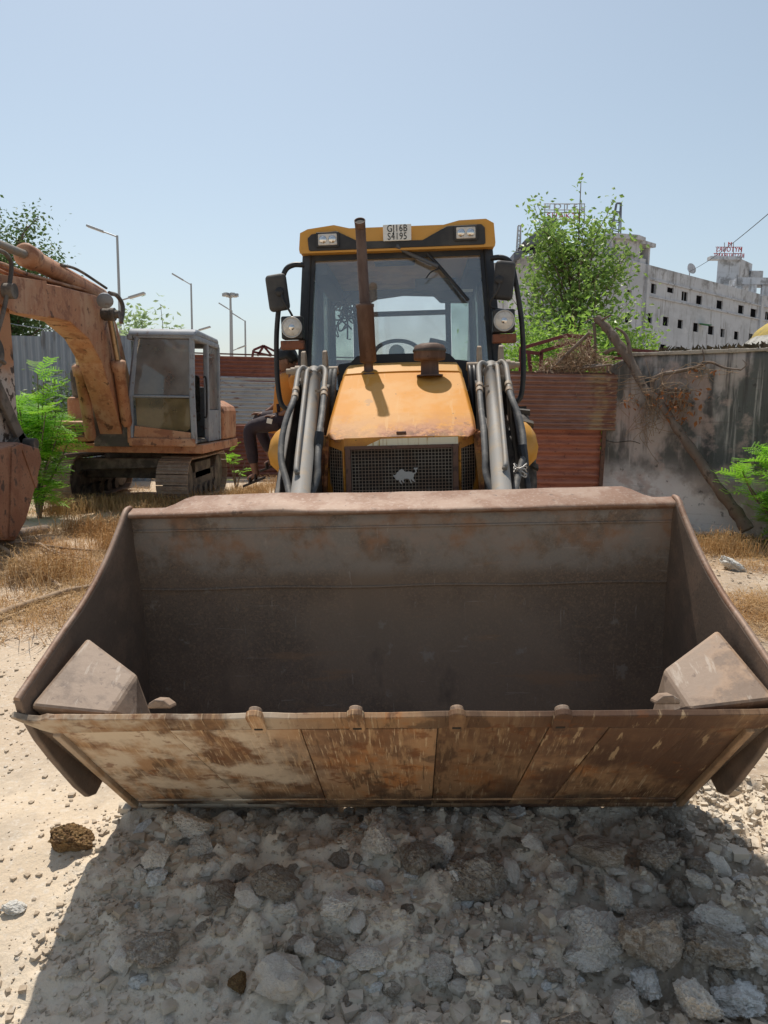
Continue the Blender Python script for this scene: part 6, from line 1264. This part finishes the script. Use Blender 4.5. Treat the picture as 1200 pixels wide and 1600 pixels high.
while cnt < 235:
    px, py = random.uniform(150, 1230), random.uniform(1268, 1625)
    if px < 160 + (1500-py)*.6 and random.random() < .8: continue
    if px < 420 and py > 1420 and random.random() < .75: continue
    p = onground(px, py)
    sz = 13*math.exp(abs(random.gauss(0, .55))) ; s = sz/FPX*p.y*.62
    kd = random.choices('gbw', (6, 4, 1.2))[0]
    me = RV[random.randrange(14)]; key = (me.name, kd)
    if key not in kinds: m2 = me.copy(); m2.materials.clear(); m2.materials.append(M['rock'+kd]); kinds[key] = m2
    o = bpy.data.objects.new('stone', kinds[key]); S.collection.objects.link(o)
    o.location = (p.x, p.y, gz(p.x, p.y) + s*.15); o.scale = (s*random.uniform(.8, 1.5), s*random.uniform(.75, 1.2), s*random.uniform(.7, 1)); o.rotation_euler = (random.uniform(-.5, .5), random.uniform(-.5, .5), random.uniform(0, 6.28))
    STN.append((o, px, py, kd, sz))
    tag(o, {'g': 'small grey stone lying loose in the rubble before the bucket', 'b': 'small brown clod of earth lying in the rubble before the bucket', 'w': 'small whitish stone lying loose in the rubble before the bucket'}[kd], 'stone', {'g': 'small grey stones in the rubble', 'b': 'small brown clods in the rubble', 'w': 'small whitish stones in the rubble'}[kd]); cnt += 1
# labels: each stone by its colour and where it lies from the nearest named rock
import re as _re
shorts = [_re.split(r' (?:in|at|under|beside|between|just|above|tucked|leaning|standing|low|left|right|with|among|alone|on|half|below|near) ', b[6])[0] for b in BIG]
pool = {}
for o, px, py, kd, sz in STN:
    j = min(range(len(BIG)), key=lambda q: (BIG[q][0]-px)**2 + 2*(BIG[q][1]-py)**2); dx, dy = px-BIG[j][0], (py-BIG[j][1])*1.3
    di = ('right of' if dx > 0 else 'left of') if abs(dx) > abs(dy) else ('in front of' if dy > 0 else 'behind')
    wd = {'g': 'grey stone', 'b': 'brown clod', 'w': 'whitish stone'}[kd]
    pool.setdefault((wd, di, j), []).append((dx*dx+dy*dy, sz, o))
ORD = ['', 'second ', 'third ', 'fourth ', 'fifth ', 'sixth ', 'seventh ', 'eighth ', 'ninth ', 'tenth ']
for (wd, di, j), ls in pool.items():
    for i, (_, sz, o) in enumerate(sorted(ls, key=lambda q: q[0])):
        o['label'] = (ORD[i] if i < 10 else 'farther ') + ('small ' if sz < 14 else 'fist sized ' if sz < 22 else 'big ') + wd + (' just ' if i == 0 else ' ') + di + ' the ' + shorts[j]; o['group'] = 'loose stones in the rubble'
# gravel: a joined mass of tiny stones
ico = bmesh.new(); bmesh.ops.create_cube(ico, size=1.25); bmesh.ops.triangulate(ico, faces=ico.faces); IV = np.array([v.co[:] for v in ico.verts]); IF = np.array([[v.index for v in f.verts] for f in ico.faces]); ico.free()
def scatter(name, label, cat, n, fn, mat, smin, smax):
    P = []; 
    while len(P) < n:
        q = fn(); P.append(q)
    P = np.array(P); z = ground(P[:, 0], P[:, 1]); s = smin*(smax/smin)**(RNG.random(n)**2.6)
    V = np.repeat(IV[None], n, 0)*(1 + .22*RNG.normal(size=(n, 8, 3)))*s[:, None, None]*np.stack([RNG.uniform(.8, 1.4, n), RNG.uniform(.7, 1.2, n), RNG.uniform(.5, .85, n)], 1)[:, None]
    a = RNG.uniform(0, 6.28, n); c_, s_ = np.cos(a)[:, None], np.sin(a)[:, None]
    V = np.stack([V[..., 0]*c_ - V[..., 1]*s_, V[..., 0]*s_ + V[..., 1]*c_, V[..., 2]], -1) + np.stack([P[:, 0], P[:, 1], z + s*.25], 1)[:, None]
    F = (IF[None] + (np.arange(n)*8)[:, None, None]).reshape(-1, 3); me = bpy.data.meshes.new(name); me.vertices.add(n*8); me.vertices.foreach_set('co', V.ravel()); me.loops.add(F.size); me.polygons.add(len(F)); me.loops.foreach_set('vertex_index', F.ravel()); me.polygons.foreach_set('loop_start', np.arange(0, F.size, 3)); me.update(calc_edges=True); me.shade_flat()
    return tag(link(name, me, mat, None, fix=False), label, cat, kind='stuff')
M['grav'] = material('mixed gravel', (.60, .52, .415), [(6, .42, .6, (.42, .34, .25), .85), (11, .58, .68, (.70, .65, .57), .7), (17, .58, .68, (.17, .14, .11), .7)], rough=.95, spec=.1)
def fpile():
    while 1:
        x, y = RNG.uniform(-1.1, 2.6), RNG.uniform(1.35, 3.0)
        d = pilemask(np.array([x]), np.array([y]))[0]*(.35 + 1.3*max(0, f1(x*2.5, y*2.5, 3, 91) + .2)); d *= (1.0 if not (x < -.2 and y < 2.1) else .45)
        if RNG.random() < d: return x, y
scatter('rubble', 'broken angular lumps of dry dirt and stone under the bucket', 'rubble', 3600, fpile, M['grav'], .009, .032)
scatter('gravel', 'loose grey gravel and crumbs covering the rubble in front of the bucket', 'gravel', 16000, fpile, M['grav'], .0030, .015)
M['grav2'] = material('sandy pebbles', (.48, .40, .31), [(7, .42, .6, (.36, .285, .205), .8), (13, .55, .66, (.56, .52, .46), .8)], rough=.95, spec=.1)
def fsand():
    while 1:
        y = 1.5 + 8*RNG.random()**1.6; x = RNG.uniform(-.55*y - .3, .6*y)
        if x > -1.05 and y < 3.0 and x < 1.5: continue
        d = .3 + 2.2*max(0, f1(x*1.1, y*1.1, 3, 95))
        if RNG.random() < d: return x, y
scatter('pebbles', 'scattered pebbles and crumbs on the sandy ground around the loader', 'pebbles', 9000, fsand, M['grav2'], .003, .017)
# straw: dry grass left and right
def straw(name, label, n, fn, mat, hmin, hmax, wid):
    b = MB()
    for k in range(n):
        x, y, lie = fn(); z = gz(x, y) if False else 0; a = RNG.uniform(0, 6.28); h = RNG.uniform(hmin, hmax); le = RNG.uniform(.4, 1.4)*lie; d = np.array([math.cos(a), math.sin(a)])
        ox, oy = -d[1]*wid, d[0]*wid; mx, my, mz = x + d[0]*h*.45*le, y + d[1]*h*.45*le, h*.75/(1+le*.8)
        b.v += [(x + ox, y + oy, 0), (x - ox, y - oy, 0), (mx - ox*.8, my - oy*.8, mz), (mx + ox*.8, my + oy*.8, mz), (x + d[0]*h*le, y + d[1]*h*le, h/(1+le*1.5))]; i = len(b.v) - 5; b.f += [(i, i+1, i+2, i+3), (i+3, i+2, i+4)]; b.sm += [False, False]
    v = np.array(b.v); base = np.repeat(v[0::5, :2], 5, 0); v[:, 2] += ground(base[:, 0], base[:, 1]); b.v = [tuple(q) for q in v]
    return tag(ob(name, b, mat, None, fix=False), label, 'dry grass', kind='stuff')
def fleft():
    while 1:
        y = RNG.uniform(4.6, 15.5); x = RNG.uniform(-.56*y - .3, -.22*y - .15)
        f = f1(x*.9, y*.9, 3, 97); d = max(0, f + .10)*3.2*float(sst(4.4, 5.4, np.array([y]))[0])
        if RNG.random() < d: return x, y, 1.4
straw('dry_grass', 'flattened orange dry grass on the ground between bucket and excavator', 15000, fleft, M['straw'], .06, .24, .0022)
def fright():
    while 1:
        y = RNG.uniform(4.5, 9.0); x = RNG.uniform(.43*y - .2, .58*y + .2)
        f = f1(x*.9, y*.9, 3, 99)
        if RNG.random() < max(0, f + .14)*2.6: return x, y, 1.6
straw('dry_grass', 'thin dry grass on the ground at the foot of the plastered wall', 9000, fright, M['straw'], .05, .2, .0022)
TU = [(-2.62, 7.4, .35), (-2.9, 6.2, .45), (-3.3, 8.3, .4), (-2.3, 8.6, .3), (-3.2, 9.6, .3), (3.75, 7.9, .4), (-2.35, 10.4, .35), (-2.2, 12.3, .4), (-1.9, 14.0, .5), (-3.4, 10.45, .3), (-2.75, 10.7, .35), (-3.9, 10.6, .5), (-3.0, 10.5, .5), (-2.4, 11.6, .4), (-4.4, 10.2, .4)]
def ftuft():
    k = RNG.integers(len(TU)); c = TU[k]; return c[0] + RNG.normal()*c[2]*.45, c[1] + RNG.normal()*c[2]*.45, .55
straw('dry_tufts', 'standing tufts of dry straw about the excavator tracks and bush', 12000, ftuft, M['straw'], .12, .42, .003)
def stick(label, pts, r0, r1, mat=None, name='stick', cat='stick', lift=.05):
    P = []
    for (px, py) in pts: q = onground(px, py); P.append(q + Vector((0, 0, lift)))
    c = P[0].copy(); Q = bez([p - c for p in P], 6); b = MB(); b.tube(Q, [r0 + (r1-r0)*i/(len(Q)-1) + .0015*math.sin(i*2.3) for i in range(len(Q))], 8)
    o = ob(name, b, mat or M['twig']); o.location = c; return tag(o, label, cat, 'sticks on the ground')
stick('long curved pale branch lying across the edge of the dusty ground', [(-30, 983), (20, 962), (70, 945), (110, 932), (143, 926), (185, 916)], .034, .020)
stick('straight pale stick lying diagonally over the dry grass', [(-15, 852), (10, 868), (40, 890), (70, 908), (96, 926)], .022, .014)
stick('thin long twig lying across the grass towards the bucket', [(-10, 857), (40, 856), (80, 862), (120, 866), (178, 870)], .018, .009)
stick('short twig lying just below the long thin twig', [(80, 866), (100, 874), (125, 880), (140, 882)], .012, .006)
stick('crooked twig forking from the long thin twig', [(62, 857), (78, 868), (96, 876), (118, 886)], .014, .006)
stick('thick dark log lying in front of the digging bucket', [(-20, 848), (10, 845), (40, 838), (72, 832)], .062, .052, M['deadbark'], 'log', 'log', .04)
stick('dark stick half hidden in shade by the log', [(-15, 862), (15, 857), (40, 853)], .025, .015, M['deadbark'])
p = onground(322, 762); o = link('rock', rock_mesh(901, 3, .3, .7), M['rockw'], None, fix=False); o.location = (p.x, p.y, gz(p.x, p.y)+.08); o.scale = (.14, .13, .13); tag(o, 'round white stone beside the excavator track', 'rock')
b = MB(); p = onground(180, 834); o = link('rock', rock_mesh(902, 3, .2, .9), M['rustbar'], None, fix=False); o.location = (p.x, p.y, p.z+.03); o.scale = (.045, .045, .045); tag(o, 'small round rust brown stone beside the bucket edge', 'rock')
